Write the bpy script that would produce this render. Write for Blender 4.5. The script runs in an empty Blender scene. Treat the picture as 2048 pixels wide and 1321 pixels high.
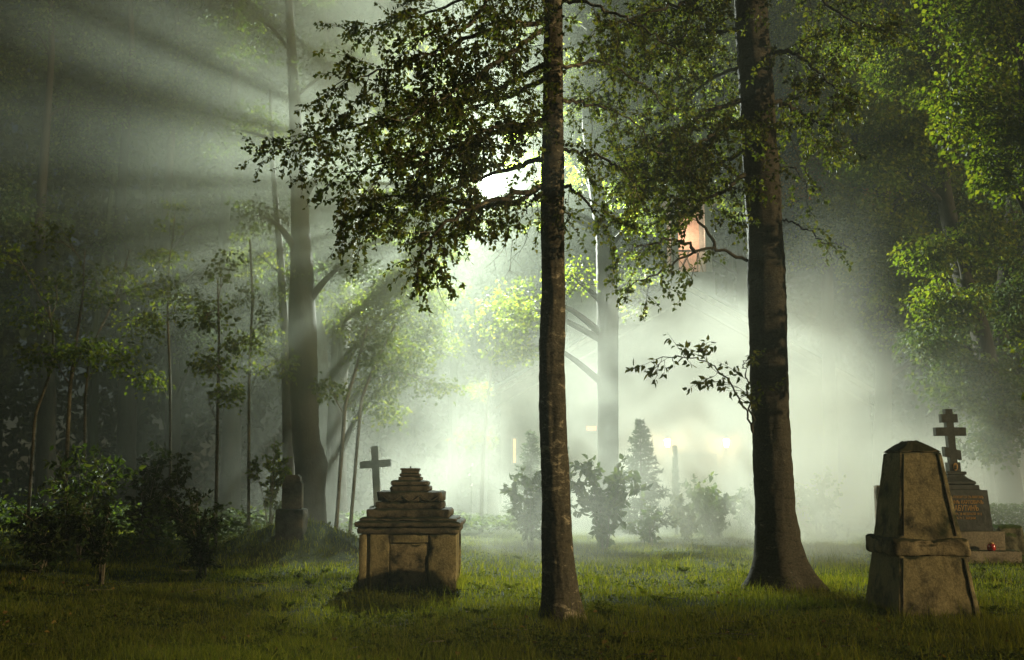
import bpy, math, random
import numpy as np
from math import radians as R
random.seed(7)
RNG = np.random.default_rng(7)
scene = bpy.context.scene
COL = scene.collection

# ------------------------------------------------------------------ camera
FPX, PITCH, CAMZ = 2196.0, R(7.78), 1.6          # focal length in photo pixels, upward tilt, eye height
cam = bpy.data.cameras.new('camera'); camo = bpy.data.objects.new('camera', cam); COL.objects.link(camo)
cam.sensor_width = 36.0; cam.lens = 36.0 * FPX / 2048.0
cam.clip_start = 0.1; cam.clip_end = 500.0
camo.location = (0, 0, CAMZ); camo.rotation_euler = (R(90) + PITCH, 0, 0)
scene.camera = camo

def W(px, py, d):
    """world point at forward distance d that the photo shows at pixel (px, py)"""
    xc = (px - 1024.0) / FPX; yc = (660.5 - py) / FPX
    c, s = math.cos(PITCH), math.sin(PITCH)
    k = d / (c - s * yc)
    return np.array([xc * k, d, CAMZ + (s + c * yc) * k])
def WX(px, d): return W(px, 1000, d)[0]

# ------------------------------------------------------------------ world, sun, exposure
SUN_AZ, SUN_EL = 68.0, 14.0                        # degrees right of the direction behind the camera, height
w = bpy.data.worlds.new('World'); scene.world = w; w.use_nodes = True
nt = w.node_tree; bg = nt.nodes['Background']
sky = nt.nodes.new('ShaderNodeTexSky'); sky.sky_type = 'NISHITA'; sky.sun_disc = False
sun_dir = np.array([math.sin(R(SUN_AZ)) * math.cos(R(SUN_EL)), -math.cos(R(SUN_AZ)) * math.cos(R(SUN_EL)), math.sin(R(SUN_EL))])
sky.sun_elevation = R(SUN_EL); sky.sun_rotation = math.atan2(sun_dir[0], sun_dir[1])
nt.links.new(sky.outputs[0], bg.inputs[0]); bg.inputs[1].default_value = 0.006
from mathutils import Vector, Matrix
sl = bpy.data.lights.new('sun', 'SUN'); slo = bpy.data.objects.new('sun', sl); COL.objects.link(slo)
sl.energy = 2.1; sl.angle = R(0.5); sl.color = (1.0, 0.78, 0.42)  # warm parallel light standing in for a lamp right of the camera
slo.rotation_euler = Vector(sun_dir.tolist()).to_track_quat('Z', 'Y').to_euler()
scene.view_settings.view_transform = 'Standard'; scene.view_settings.look = 'None'
scene.view_settings.gamma = 1.0; scene.view_settings.exposure = 0.2
scene.view_settings.use_curve_mapping = False
cy = scene.cycles
cy.max_bounces = 5; cy.diffuse_bounces = 2; cy.glossy_bounces = 1; cy.transmission_bounces = 3
cy.volume_bounces = 1; cy.transparent_max_bounces = 4
cy.sample_clamp_indirect = 3.0; cy.caustics_reflective = False; cy.caustics_refractive = False
cy.use_denoising = True; cy.volume_step_rate = 1.0; cy.volume_max_steps = 256
cy.use_adaptive_sampling = False

# ------------------------------------------------------------------ object helpers
def tag(o, label=None, cat=None, group=None, kind=None):
    if label: o['label'] = label
    if cat: o['category'] = cat
    if group: o['group'] = group
    if kind: o['kind'] = kind
    return o
def thing(name, label, cat, loc=(0, 0, 0), group=None, rotz=0.0):
    o = bpy.data.objects.new(name, None); COL.objects.link(o)
    o.empty_display_size = 0.2
    o.location = loc; o.rotation_euler = (0, 0, rotz)
    return tag(o, label, cat, group)

class MB:
    """collects geometry in world (or local) coordinates and links it as one mesh object"""
    def __init__(self): self.v = []; self.f = []; self.n = 0
    def add(self, verts, faces):
        verts = np.asarray(verts, float).reshape(-1, 3)
        self.v.append(verts)
        for a in faces:
            a = np.asarray(a, int)
            if a.ndim == 1: a = a[None]
            self.f.append(a + self.n)
        self.n += len(verts)
    def mesh(self, name, smooth=False):
        me = bpy.data.meshes.new(name)
        V = np.concatenate(self.v) if self.v else np.zeros((0, 3))
        loops = np.concatenate([a.ravel() for a in self.f]); sizes = np.concatenate([np.full(len(a), a.shape[1]) for a in self.f])
        me.vertices.add(len(V)); me.vertices.foreach_set('co', V.astype(np.float32).ravel())
        me.loops.add(len(loops)); me.loops.foreach_set('vertex_index', loops.astype(np.int32))
        st = np.concatenate([[0], np.cumsum(sizes)[:-1]])
        me.polygons.add(len(sizes)); me.polygons.foreach_set('loop_start', st.astype(np.int32))
        me.polygons.foreach_set('use_smooth', np.full(len(sizes), smooth))
        me.update(calc_edges=True)
        return me
    def build(self, name, mat, parent=None, smooth=False, loc=None):
        me = self.mesh(name, smooth); me.materials.append(mat)
        o = bpy.data.objects.new(name, me); COL.objects.link(o)
        if loc is not None: o.location = loc
        if parent is not None: o.parent = parent
        return o

# value noise in 3-D (numpy)
_T = np.random.default_rng(3).random(4096)
def vnoise(p, scale=1.0, octaves=3):
    p = np.asarray(p, float) * scale; out = np.zeros(len(p)); amp = 1.0; tot = 0
    for o in range(octaves):
        i = np.floor(p).astype(np.int64); f = p - i; f = f * f * (3 - 2 * f); acc = 0
        for dx in (0, 1):
            for dy in (0, 1):
                for dz in (0, 1):
                    h = ((i[:, 0] + dx) * 374761393 + (i[:, 1] + dy) * 668265263 + (i[:, 2] + dz) * 2147483647 + o * 977) 
                    h = (h ^ (h >> 13)) * 1274126177
                    val = _T[(h ^ (h >> 16)) & 4095]
                    acc = acc + val * (f[:, 0] if dx else 1 - f[:, 0]) * (f[:, 1] if dy else 1 - f[:, 1]) * (f[:, 2] if dz else 1 - f[:, 2])
        out += amp * acc; tot += amp; amp *= 0.5; p = p * 2.03
    return out / tot * 2 - 1

def gz(x, y):
    x = np.asarray(x, float); y = np.asarray(y, float)
    z = 0.72 * np.exp(-((x + 4.45) / 1.5) ** 2 - ((y - 23.3) / 1.7) ** 2)
    z = z + 0.5 * np.exp(-((x + 12) / 4.0) ** 2 - ((y - 25) / 5.0) ** 2)
    sh = np.broadcast(x, y).shape
    p = np.stack([np.broadcast_to(x, sh).ravel(), np.broadcast_to(y, sh).ravel(), np.zeros(sh).ravel()], 1)
    n = vnoise(p, 0.35, 2).reshape(sh) * 0.035 + vnoise(p, 2.2, 2).reshape(sh) * 0.012
    return z + n
def G(px, d):
    x = WX(px, d); return np.array([x, d, float(gz(x, d))])

# ------------------------------------------------------------------ materials
def mat(name, build):
    m = bpy.data.materials.new(name); m.use_nodes = True
    nt = m.node_tree; nt.nodes.clear(); out = nt.nodes.new('ShaderNodeOutputMaterial')
    N = lambda t, **k: _node(nt, t, k)
    L = lambda a, b: nt.links.new(a, b)
    build(N, L, out); return m
def _node(nt, t, k):
    n = nt.nodes.new('ShaderNode' + t)
    for a, b in k.items():
        if a.startswith('i_'):
            key = a[2:]; key = int(key) if key.isdigit() else key.replace('_', ' ')
            n.inputs[key].default_value = b
        else: setattr(n, a, b)
    return n
def ramp(N, L, fac, stops):
    r = N('ValToRGB'); e = r.color_ramp.elements
    while len(e) > 1: e.remove(e[-1])
    e[0].position = stops[0][0]; e[0].color = tuple(stops[0][1]) + (1,)
    for p, c in stops[1:]:
        x = e.new(p); x.color = tuple(c) + (1,)
    L(fac, r.inputs[0]); return r.outputs[0]

def leaf_mat(name, c0, c1, c2, trans=0.5, gloss=0.35):
    def b(N, L, out):
        g = N('NewGeometry')
        col = ramp(N, L, g.outputs['Random Per Island'], [(0, c0), (0.55, c1), (0.92, c2)])
        p = N('BsdfPrincipled', i_Roughness=0.6); p.inputs['Specular IOR Level'].default_value = gloss * 0.6
        L(col, p.inputs['Base Color'])
        t = N('BsdfTranslucent')
        mx = N('MixRGB', blend_type='MULTIPLY', i_0=1.0); L(col, mx.inputs[1]); mx.inputs[2].default_value = (1.75, 1.7, 0.45, 1)
        L(mx.outputs[0], t.inputs[0])
        s = N('MixShader', i_0=trans); L(p.outputs[0], s.inputs[1]); L(t.outputs[0], s.inputs[2])
        L(s.outputs[0], out.inputs[0])
    return mat(name, b)
M = {}
M['birch_leaf'] = leaf_mat('birch_leaf', (0.032, 0.044, 0.012), (0.05, 0.066, 0.016), (0.1, 0.1, 0.025), 0.5)
M['maple_leaf'] = leaf_mat('maple_leaf', (0.04, 0.06, 0.01), (0.07, 0.1, 0.014), (0.13, 0.145, 0.022), 0.5)
M['shaded_leaf'] = leaf_mat('shaded_leaf', (0.012, 0.02, 0.006), (0.02, 0.032, 0.009), (0.03, 0.042, 0.012), 0.3, 0.05)  # darkened leaf copy, shade of far wood and left bushes put into the colour
M['bright_leaf'] = leaf_mat('bright_leaf', (0.042, 0.066, 0.009), (0.07, 0.102, 0.012), (0.13, 0.14, 0.022), 0.6)  # maple leaf copy, more translucent to make up for weaker light on the right
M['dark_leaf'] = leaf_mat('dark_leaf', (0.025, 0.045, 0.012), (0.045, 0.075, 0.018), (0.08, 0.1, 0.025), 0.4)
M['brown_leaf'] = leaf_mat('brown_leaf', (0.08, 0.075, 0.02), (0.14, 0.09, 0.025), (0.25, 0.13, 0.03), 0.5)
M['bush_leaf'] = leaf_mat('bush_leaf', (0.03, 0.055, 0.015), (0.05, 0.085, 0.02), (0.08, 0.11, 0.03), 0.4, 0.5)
M['needle'] = leaf_mat('needle', (0.02, 0.04, 0.015), (0.03, 0.06, 0.02), (0.05, 0.08, 0.03), 0.25)

def bark_mat(name, dark, mid, pale, pale_amt, hz=9.0):
    def b(N, L, out):
        tc = N('TexCoord'); mp = N('Mapping'); mp.inputs['Scale'].default_value = (2.2, 2.2, hz)
        L(tc.outputs['Object'], mp.inputs[0])
        n1 = N('TexNoise', i_Scale=2.4, i_Detail=7.0, i_Roughness=0.68, i_Distortion=0.6); L(mp.outputs[0], n1.inputs[0])
        n2 = N('TexNoise', i_Scale=3.0, i_Detail=5.0, i_Roughness=0.6); L(tc.outputs['Object'], n2.inputs[0])
        n3 = N('TexNoise', i_Scale=38.0, i_Detail=4.0); L(tc.outputs['Object'], n3.inputs[0])
        a = N('Math', operation='MULTIPLY'); L(n1.outputs[0], a.inputs[0]); a2 = N('Math', operation='ADD'); L(n2.outputs[0], a2.inputs[0]); a2.inputs[1].default_value = 0.5
        L(a2.outputs[0], a.inputs[1])
        e = 0.62 - pale_amt
        col = ramp(N, L, a.outputs[0], [(0.28, dark), (0.45, mid), (e, mid), (min(e + 0.1, 0.95), pale)])
        mx = N('MixRGB', blend_type='MULTIPLY', i_0=0.6); L(col, mx.inputs[1])
        gcol = ramp(N, L, n3.outputs[0], [(0.35, (0.35, 0.35, 0.35)), (0.65, (1.2, 1.2, 1.2))]); L(gcol, mx.inputs[2])
        p = N('BsdfPrincipled', i_Roughness=0.85); L(mx.outputs[0], p.inputs['Base Color']); p.inputs['Specular IOR Level'].default_value = 0.2
        bm = N('Bump', i_Strength=0.9, i_Distance=0.03); L(a.outputs[0], bm.inputs['Height'])
        bm2 = N('Bump', i_Strength=0.6, i_Distance=0.01); L(n3.outputs[0], bm2.inputs['Height']); L(bm.outputs[0], bm2.inputs['Normal'])
        L(bm2.outputs[0], p.inputs['Normal']); L(p.outputs[0], out.inputs[0])
    return mat(name, b)
M['birch_bark'] = bark_mat('birch_bark', (0.022, 0.018, 0.012), (0.09, 0.077, 0.052), (0.4, 0.34, 0.23), 0.06, 4.5)
M['old_birch_bark'] = bark_mat('old_birch_bark', (0.018, 0.015, 0.01), (0.07, 0.06, 0.042), (0.24, 0.2, 0.13), -0.04, 6.0)
M['dark_bark'] = bark_mat('dark_bark', (0.012, 0.01, 0.007), (0.032, 0.027, 0.019), (0.07, 0.058, 0.04), -0.05, 0.7)
M['sapling_bark'] = bark_mat('sapling_bark', (0.05, 0.045, 0.03), (0.14, 0.12, 0.08), (0.3, 0.26, 0.18), 0.0, 2.0)

def stone_mat(name, base, dark, moss, stain=0.5, scale=3.0, rough=0.9, mossz=0.5):
    def b(N, L, out):
        tc = N('TexCoord')
        n1 = N('TexNoise', i_Scale=scale, i_Detail=8.0, i_Roughness=0.65, i_Distortion=0.3); L(tc.outputs['Object'], n1.inputs[0])
        n2 = N('TexNoise', i_Scale=scale * 14, i_Detail=5.0, i_Roughness=0.7); L(tc.outputs['Object'], n2.inputs[0])
        n3 = N('TexNoise', i_Scale=scale * 0.9, i_Detail=6.0, i_Roughness=0.6); L(tc.outputs['Generated'], n3.inputs[0])
        c1 = ramp(N, L, n1.outputs[0], [(0.36, dark), (0.36 + 0.25 * stain, base), (0.8, tuple(min(1, x * 1.25) for x in base))])
        mx = N('MixRGB', blend_type='MULTIPLY', i_0=0.75); L(c1, mx.inputs[1])
        L(ramp(N, L, n2.outputs[0], [(0.3, (0.35, 0.35, 0.35)), (0.7, (1.25, 1.25, 1.25))]), mx.inputs[2])
        ge = N('NewGeometry'); sx = N('SeparateXYZ'); L(ge.outputs['Normal'], sx.inputs[0])
        ad = N('Math', operation='MULTIPLY_ADD'); L(sx.outputs[2], ad.inputs[0]); ad.inputs[1].default_value = mossz; L(n3.outputs[0], ad.inputs[2])
        mf = N('MapRange'); mf.inputs['From Min'].default_value = 0.62; mf.inputs['From Max'].default_value = 0.78; L(ad.outputs[0], mf.inputs[0])
        m2 = N('MixRGB'); L(mf.outputs[0], m2.inputs[0]); L(mx.outputs[0], m2.inputs[1]); m2.inputs[2].default_value = tuple(moss) + (1,)
        p = N('BsdfPrincipled', i_Roughness=rough); p.inputs['Specular IOR Level'].default_value = 0.25; L(m2.outputs[0], p.inputs['Base Color'])
        bm = N('Bump', i_Strength=0.55, i_Distance=0.012); L(n2.outputs[0], bm.inputs['Height'])
        bm2 = N('Bump', i_Strength=0.5, i_Distance=0.04); L(n1.outputs[0], bm2.inputs['Height']); L(bm.outputs[0], bm2.inputs['Normal'])
        L(bm2.outputs[0], p.inputs['Normal']); L(p.outputs[0], out.inputs[0])
    return mat(name, b)
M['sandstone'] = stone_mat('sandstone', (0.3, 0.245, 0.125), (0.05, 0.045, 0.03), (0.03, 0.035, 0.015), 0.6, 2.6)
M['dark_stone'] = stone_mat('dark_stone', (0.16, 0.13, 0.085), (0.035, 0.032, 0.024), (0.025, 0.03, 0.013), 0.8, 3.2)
M['granite'] = stone_mat('granite', (0.085, 0.085, 0.075), (0.05, 0.05, 0.045), (0.04, 0.045, 0.03), 0.8, 4.0, 0.4, 0.2)
M['plinth_stone'] = stone_mat('plinth_stone', (0.33, 0.27, 0.19), (0.15, 0.12, 0.08), (0.05, 0.055, 0.02), 0.5, 2.0)
M['cracked_stone'] = stone_mat('cracked_stone', (0.34, 0.27, 0.15), (0.03, 0.028, 0.018), (0.035, 0.035, 0.012), 0.9, 5.0, 0.9, 0.7)
M['moss_stone'] = stone_mat('moss_stone', (0.2, 0.18, 0.11), (0.04, 0.04, 0.025), (0.05, 0.075, 0.015), 0.8, 4.0, 0.95, 0.75)
M['far_stone'] = stone_mat('far_stone', (0.2, 0.19, 0.16), (0.07, 0.07, 0.06), (0.05, 0.06, 0.03), 0.6, 3.0)

def plain(name, col, rough=0.7, metal=0.0, emit=None, es=0.0, spec=0.3, noise=0.25, ns=6.0):
    def b(N, L, out):
        p = N('BsdfPrincipled', i_Roughness=rough, i_Metallic=metal); p.inputs['Specular IOR Level'].default_value = spec
        tc = N('TexCoord'); n = N('TexNoise', i_Scale=ns, i_Detail=6.0, i_Roughness=0.65); L(tc.outputs['Object'], n.inputs[0])
        L(ramp(N, L, n.outputs[0], [(0.3, tuple(c * (1 - noise) for c in col)), (0.7, tuple(min(1, c * (1 + noise)) for c in col))]), p.inputs['Base Color'])
        if emit: p.inputs['Emission Color'].default_value = tuple(emit) + (1,); p.inputs['Emission Strength'].default_value = es
        L(p.outputs[0], out.inputs[0])
    return mat(name, b)
M['plaster'] = plain('plaster', (0.3, 0.28, 0.25), 0.9, ns=1.2)
M['white_trim'] = plain('white_trim', (0.38, 0.36, 0.32), 0.7)
M['roof_metal'] = plain('roof_metal', (0.16, 0.17, 0.16), 0.5, 0.3)
M['dome_white'] = plain('dome_white', (0.75, 0.77, 0.72), 0.5, noise=0.08)
M['timber'] = plain('timber', (0.25, 0.13, 0.07), 0.7)
M['pink_wood'] = plain('pink_wood', (0.6, 0.4, 0.3), 0.7)
M['door_wood'] = plain('door_wood', (0.22, 0.19, 0.15), 0.6)
M['glass_dark'] = plain('glass_dark', (0.03, 0.035, 0.035), 0.1, spec=0.6)
M['lit_window'] = plain('lit_window', (0.8, 0.5, 0.25), 0.6, emit=(1.0, 0.45, 0.16), es=1.6)
M['lantern_glass'] = plain('lantern_glass', (0.9, 0.8, 0.6), 0.4, emit=(1.0, 0.56, 0.18), es=60.0)
M['iron'] = plain('iron', (0.04, 0.04, 0.04), 0.5, 0.8)
M['steel'] = plain('steel', (0.25, 0.26, 0.26), 0.5, 0.6)
M['lens'] = plain('lens', (0.9, 0.9, 0.85), 0.3, emit=(1.0, 0.93, 0.75), es=400.0)
M['gold'] = plain('gold', (0.62, 0.36, 0.12), 0.5, 0.4)
M['red_glass'] = plain('red_glass', (0.45, 0.02, 0.02), 0.15, spec=0.7)
M['petal'] = plain('petal', (0.85, 0.85, 0.8), 0.6, noise=0.05)
M['wood_post'] = plain('wood_post', (0.1, 0.08, 0.05), 0.8)
M['cross_stone'] = plain('cross_stone', (0.45, 0.46, 0.43), 0.8, ns=5)

def ground_mat(N, L, out):
    tc = N('TexCoord')
    n1 = N('TexNoise', i_Scale=0.9, i_Detail=8.0, i_Roughness=0.7); L(tc.outputs['Object'], n1.inputs[0])
    n2 = N('TexNoise', i_Scale=25.0, i_Detail=6.0, i_Roughness=0.7); L(tc.outputs['Object'], n2.inputs[0])
    c = ramp(N, L, n1.outputs[0], [(0.3, (0.035, 0.035, 0.015)), (0.5, (0.04, 0.055, 0.014)), (0.7, (0.06, 0.075, 0.018))])
    mx = N('MixRGB', blend_type='MULTIPLY', i_0=0.8); L(c, mx.inputs[1]); L(ramp(N, L, n2.outputs[0], [(0.3, (0.3, 0.3, 0.3)), (0.7, (1.2, 1.2, 1.2))]), mx.inputs[2])
    p = N('BsdfPrincipled', i_Roughness=0.95); p.inputs['Specular IOR Level'].default_value = 0.1; L(mx.outputs[0], p.inputs['Base Color'])
    bm = N('Bump', i_Strength=0.8, i_Distance=0.05); L(n2.outputs[0], bm.inputs['Height']); L(bm.outputs[0], p.inputs['Normal'])
    L(p.outputs[0], out.inputs[0])
M['ground'] = mat('ground_soil', ground_mat)
M['grass'] = leaf_mat('grass_blade', (0.066, 0.082, 0.011), (0.108, 0.128, 0.016), (0.19, 0.185, 0.036), 0.55, 0.3)
M['clover'] = leaf_mat('clover_leaf', (0.04, 0.055, 0.011), (0.06, 0.078, 0.015), (0.09, 0.11, 0.024), 0.35, 0.04)
M['fallen'] = leaf_mat('fallen_leaf', (0.08, 0.045, 0.018), (0.13, 0.085, 0.025), (0.2, 0.13, 0.035), 0.2, 0.1)

# ------------------------------------------------------------------ geometry helpers
def tube(mb, pts, rad, n=8, cap=False):
    pts = np.asarray(pts, float); rad = np.broadcast_to(np.asarray(rad, float), (len(pts),))
    t = np.gradient(pts, axis=0); t /= np.linalg.norm(t, axis=1)[:, None] + 1e-9
    up = np.array([0.31, 0.93, 0.2]) if abs(t[0, 2]) > 0.6 else np.array([0, 0, 1.0])
    a = np.cross(t, up); a /= np.linalg.norm(a, axis=1)[:, None] + 1e-9; b = np.cross(t, a)
    th = np.linspace(0, 2 * np.pi, n, endpoint=False)
    v = pts[:, None] + rad[:, None, None] * (np.cos(th)[None, :, None] * a[:, None] + np.sin(th)[None, :, None] * b[:, None])
    k = len(pts); i = np.arange(k - 1)[:, None] * n; j = np.arange(n)[None]; j2 = (j + 1) % n
    f = np.stack([i + j, i + j2, i + n + j2, i + n + j], -1).reshape(-1, 4)
    fs = [f]
    if cap: fs += [np.arange(n)[::-1][None], (np.arange(n) + (k - 1) * n)[None]]
    mb.add(v.reshape(-1, 3), fs)
def spline(ctrl, m):
    """smooth curve through control points (Catmull-Rom)"""
    c = np.asarray(ctrl, float); c = np.vstack([2 * c[0] - c[1], c, 2 * c[-1] - c[-2]])
    out = []; k = len(c) - 3
    for s in np.linspace(0, k - 1e-6, m):
        i = int(s); u = s - i; p0, p1, p2, p3 = c[i:i + 4]
        out.append(0.5 * ((2 * p1) + (p2 - p0) * u + (2 * p0 - 5 * p1 + 4 * p2 - p3) * u * u + (3 * p1 - p0 - 3 * p2 + p3) * u ** 3))
    return np.array(out)
def unit(v): return v / (np.linalg.norm(v, axis=-1, keepdims=True) + 1e-9)
def leaves(mb, P, D, S, wr=0.7, fine=True, rng=RNG):
    """leaf blades: base P, direction D, length S"""
    P = np.asarray(P, float); k = len(P)
    if k == 0: return
    D = unit(np.asarray(D, float)); r = unit(rng.normal(size=(k, 3))); B = unit(np.cross(D, r)); Nn = np.cross(D, B)
    S = np.broadcast_to(S, (k,))[:, None]; wd = S * wr * (0.85 + 0.3 * rng.random((k, 1)))
    fold = 0.18 * wd
    if fine:
        v = np.stack([P, P + D * S * 0.28 + B * wd * 0.5 + Nn * fold, P + D * S * 0.66 + B * wd * 0.33 + Nn * fold * 0.7, P + D * S - Nn * S * 0.08,
                      P + D * S * 0.66 - B * wd * 0.33 + Nn * fold * 0.7, P + D * S * 0.28 - B * wd * 0.5 + Nn * fold], 1)
        o = np.arange(k)[:, None] * 6
        mb.add(v.reshape(-1, 3), [np.concatenate([o + np.array([[0, 1, 2, 3]]), o + np.array([[0, 3, 4, 5]])])])
    else:
        v = np.stack([P, P + D * S * 0.45 + B * wd * 0.5 + Nn * fold, P + D * S, P + D * S * 0.45 - B * wd * 0.5 + Nn * fold], 1)
        mb.add(v.reshape(-1, 3), [np.arange(k)[:, None] * 4 + np.array([[0, 1, 2, 3]])])
def trunk_tube(mb, pts, rad, n=36, rough=0.05, flare=0.6, flare_h=0.9, lobes=5, seed=0, base_sink=0.15):
    """big trunk: dense rings with bark relief and a root flare"""
    L = np.linalg.norm(np.diff(pts, axis=0), axis=1); s = np.concatenate([[0], np.cumsum(L)])
    m = max(12, int(s[-1] / 0.07)); t = np.linspace(0, s[-1], m)
    c = np.stack([np.interp(t, s, np.asarray(pts)[:, i]) for i in range(3)], 1)
    for _ in range(6): c[1:-1] = 0.25 * c[:-2] + 0.5 * c[1:-1] + 0.25 * c[2:]
    r = np.interp(t, s, rad)
    c[0, 2] -= base_sink
    th = np.linspace(0, 2 * np.pi, n, endpoint=False)
    cs = np.stack([np.cos(th), np.sin(th)], 1)
    q = np.stack([np.tile(cs[:, 0], m) * 2 + seed, np.tile(cs[:, 1], m) * 2, np.repeat(t, n) * 1.3], 1)
    rough_k = vnoise(q * np.array([1.0, 1.0, 1.7]) + 31, 1.0, 2).reshape(m, n); knots = np.clip(rough_k - 0.45, 0, 1) * 0.5
    nz = vnoise(q, 1.0, 2).reshape(m, n) + knots; nf = vnoise(q * np.array([4, 4, 9.0]), 1.0, 2).reshape(m, n)
    fl = flare * np.exp(-(t / flare_h) * 2.2)
    lob = 0.55 + 0.45 * np.cos(th * lobes + seed)
    rr = r[:, None] * (1 + rough * 1.2 * nz + rough * 0.7 * nf + fl[:, None] * (0.55 + 0.75 * lob[None] * 0.8))
    v = np.stack([c[:, 0][:, None] + rr * cs[:, 0], c[:, 1][:, None] + rr * cs[:, 1], np.repeat(c[:, 2][:, None], n, 1)], -1)
    i = np.arange(m - 1)[:, None] * n; j = np.arange(n)[None]; j2 = (j + 1) % n
    mb.add(v.reshape(-1, 3), [np.stack([i + j, i + j2, i + n + j2, i + n + j], -1).reshape(-1, 4)])
    return c

# ------------------------------------------------------------------ the lamp that lights the smoke
LAMP = W(985, 371, 39.0)
def far_from_beam(P, r0=0.17):
    """keeps the little gap in the leaves through which the floodlight shines"""
    c = np.array([0, 0, CAMZ]); d = LAMP - c; Ln = np.linalg.norm(d); d = d / Ln
    q = P - c; t = q @ d
    dist = np.linalg.norm(q - t[:, None] * d, axis=1)
    c2 = W(928, 380, 39.0) - c; d2 = unit(c2); t2 = q @ d2; dist2 = np.linalg.norm(q - t2[:, None] * d2, axis=1)
    return (dist > r0 * np.maximum(t, 1) / 13.0) & (dist2 > 0.035 * np.maximum(t2, 1) / 13.0)
fl = thing('floodlight_mast', 'bright white floodlight shining through the birch leaves from a mast', 'floodlight', (WX(1108, 39.6), 39.6, 0))
base = np.array([WX(1108, 39.6), 39.6, 0.0])
mb = MB(); tube(mb, [[0, 0, -0.1], [0, 0, 5], [0, 0, LAMP[2] + 0.6]], [0.09, 0.07, 0.05], 10, True); mb.build('mast', M['steel'], fl, True)
mb = MB(); a0 = np.array([0, 0, LAMP[2] + 0.55]); a1 = LAMP + np.array([0, 0.3, 0.5]) - base; tube(mb, [a0, 0.5 * (a0 + a1), a1], 0.035, 8, True); tube(mb, [a1, a1 - np.array([0, 0, 0.22])], 0.03, 8, True); mb.build('arm', M['steel'], fl, True)
aim = unit(np.array([-1.5, 0, 0.5]) - LAMP)
q = Vector(aim.tolist()).to_track_quat('Z', 'Y').to_matrix(); qm = np.array(q)
def aimed(prof, n=24):
    th = np.linspace(0, 2 * np.pi, n, endpoint=False); v = []
    for z, r in prof: v += [qm @ np.array([r * math.cos(a), r * math.sin(a), z]) for a in th]
    k = len(prof); f = [[i * n + j, i * n + (j + 1) % n, (i + 1) * n + (j + 1) % n, (i + 1) * n + j] for i in range(k - 1) for j in range(n)]
    return np.array(v) + (LAMP - base), np.array(f)
mb = MB(); v, f = aimed([(-0.5, 0.02), (-0.5, 0.2), (-0.34, 0.34), (0.0, 0.44), (0.03, 0.44), (0.03, 0.41), (-0.02, 0.4)]); mb.add(v, [f]); mb.build('housing', M['iron'], fl, True)
mb = MB(); v, f = aimed([(-0.01, 0.4), (0.0, 0.25), (0.005, 0.002)]); mb.add(v, [f]); mb.build('lens', M['lens'], fl)
spl = bpy.data.lights.new('floodlight_beam', 'SPOT'); splo = bpy.data.objects.new('floodlight_beam', spl); COL.objects.link(splo)
spl.energy = 52000.0; spl.color = (0.89, 1.0, 0.89); spl.spot_size = R(150); spl.spot_blend = 0.6; spl.shadow_soft_size = 0.2
splo.location = (LAMP + aim * 0.3 - base).tolist(); splo.parent = fl
splo.rotation_euler = Vector((-aim).tolist()).to_track_quat('Z', 'Y').to_euler()

# ------------------------------------------------------------------ ground
xs = np.concatenate([np.linspace(-160, -24, 18), np.linspace(-22, 22, 177), np.linspace(24, 160, 18)])
ys = np.concatenate([np.linspace(-30, 5, 12), np.linspace(6, 40, 171), np.linspace(42, 220, 22)])
X, Y = np.meshgrid(xs, ys); Z = gz(X, Y)
mb = MB(); i = np.arange(len(ys) - 1)[:, None] * len(xs); j = np.arange(len(xs) - 1)[None]
mb.add(np.stack([X, Y, Z], -1).reshape(-1, 3), [np.stack([i + j, i + j + 1, i + len(xs) + j + 1, i + len(xs) + j], -1).reshape(-1, 4)])
tag(mb.build('ground', M['ground'], None, True), kind='structure')

# ------------------------------------------------------------------ chapel in the fog
CD = 47.0
ca = W(1365, 565, CD); CX, AZ = ca[0], ca[2]; HW = 7.9; EZ = AZ - HW * 0.575
def box(mb, x0, x1, y0, y1, z0, z1):
    v = [[x, y, z] for z in (z0, z1) for y in (y0, y1) for x in (x0, x1)]
    mb.add(v, [np.array([[0, 2, 3, 1], [4, 5, 7, 6], [0, 1, 5, 4], [2, 6, 7, 3], [0, 4, 6, 2], [1, 3, 7, 5]])])
def prism(mb, poly, y0, y1):
    """polygon in x,z extruded along y"""
    n = len(poly); v = [[p[0], y0, p[1]] for p in poly] + [[p[0], y1, p[1]] for p in poly]
    mb.add(v, [np.array([[k, (k + 1) % n, n + (k + 1) % n, n + k] for k in range(n)]), np.arange(n)[::-1][None], (np.arange(n) + n)[None]])
ch = thing('chapel', 'pale gabled chapel with a lit belfry, almost lost in the bright fog', 'chapel', (CX, CD, 0))
mb = MB(); prism(mb, [(-HW, -0.3), (HW, -0.3), (HW, EZ), (0, AZ - 0.05), (-HW, EZ)], 0, 15); mb.build('wall', M['plaster'], ch)
mb = MB()
for s in (-1, 1):
    sl_ = -0.575 * 1
    P0 = np.array([0, AZ]); P1 = np.array([s * (HW + 0.5), AZ - (HW + 0.5) * 0.575])
    pr = [(P0[0], P0[1]), (P1[0], P1[1]), (P1[0], P1[1] + 0.16), (P0[0], P0[1] + 0.16)]
    prism(mb, pr if s > 0 else pr[::-1], -0.35, 15.4)
mb.build('roof', M['roof_metal'], ch)
mb = MB()
for s in (-1, 1):
    for (o, t) in ((0.04, 0.22), (0.75, 0.1)):
        pr = [(0, AZ - o - t), (s * (HW + 0.2), AZ - o - t - (HW + 0.2) * 0.575), (s * (HW + 0.2), AZ - o - (HW + 0.2) * 0.575), (0, AZ - o)]
        prism(mb, pr if s > 0 else pr[::-1], -0.3 if o < 0.5 else -0.12, -0.01)
mb.build('gable_trim', M['white_trim'], ch)
dx = WX(1394, CD) - CX
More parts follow.
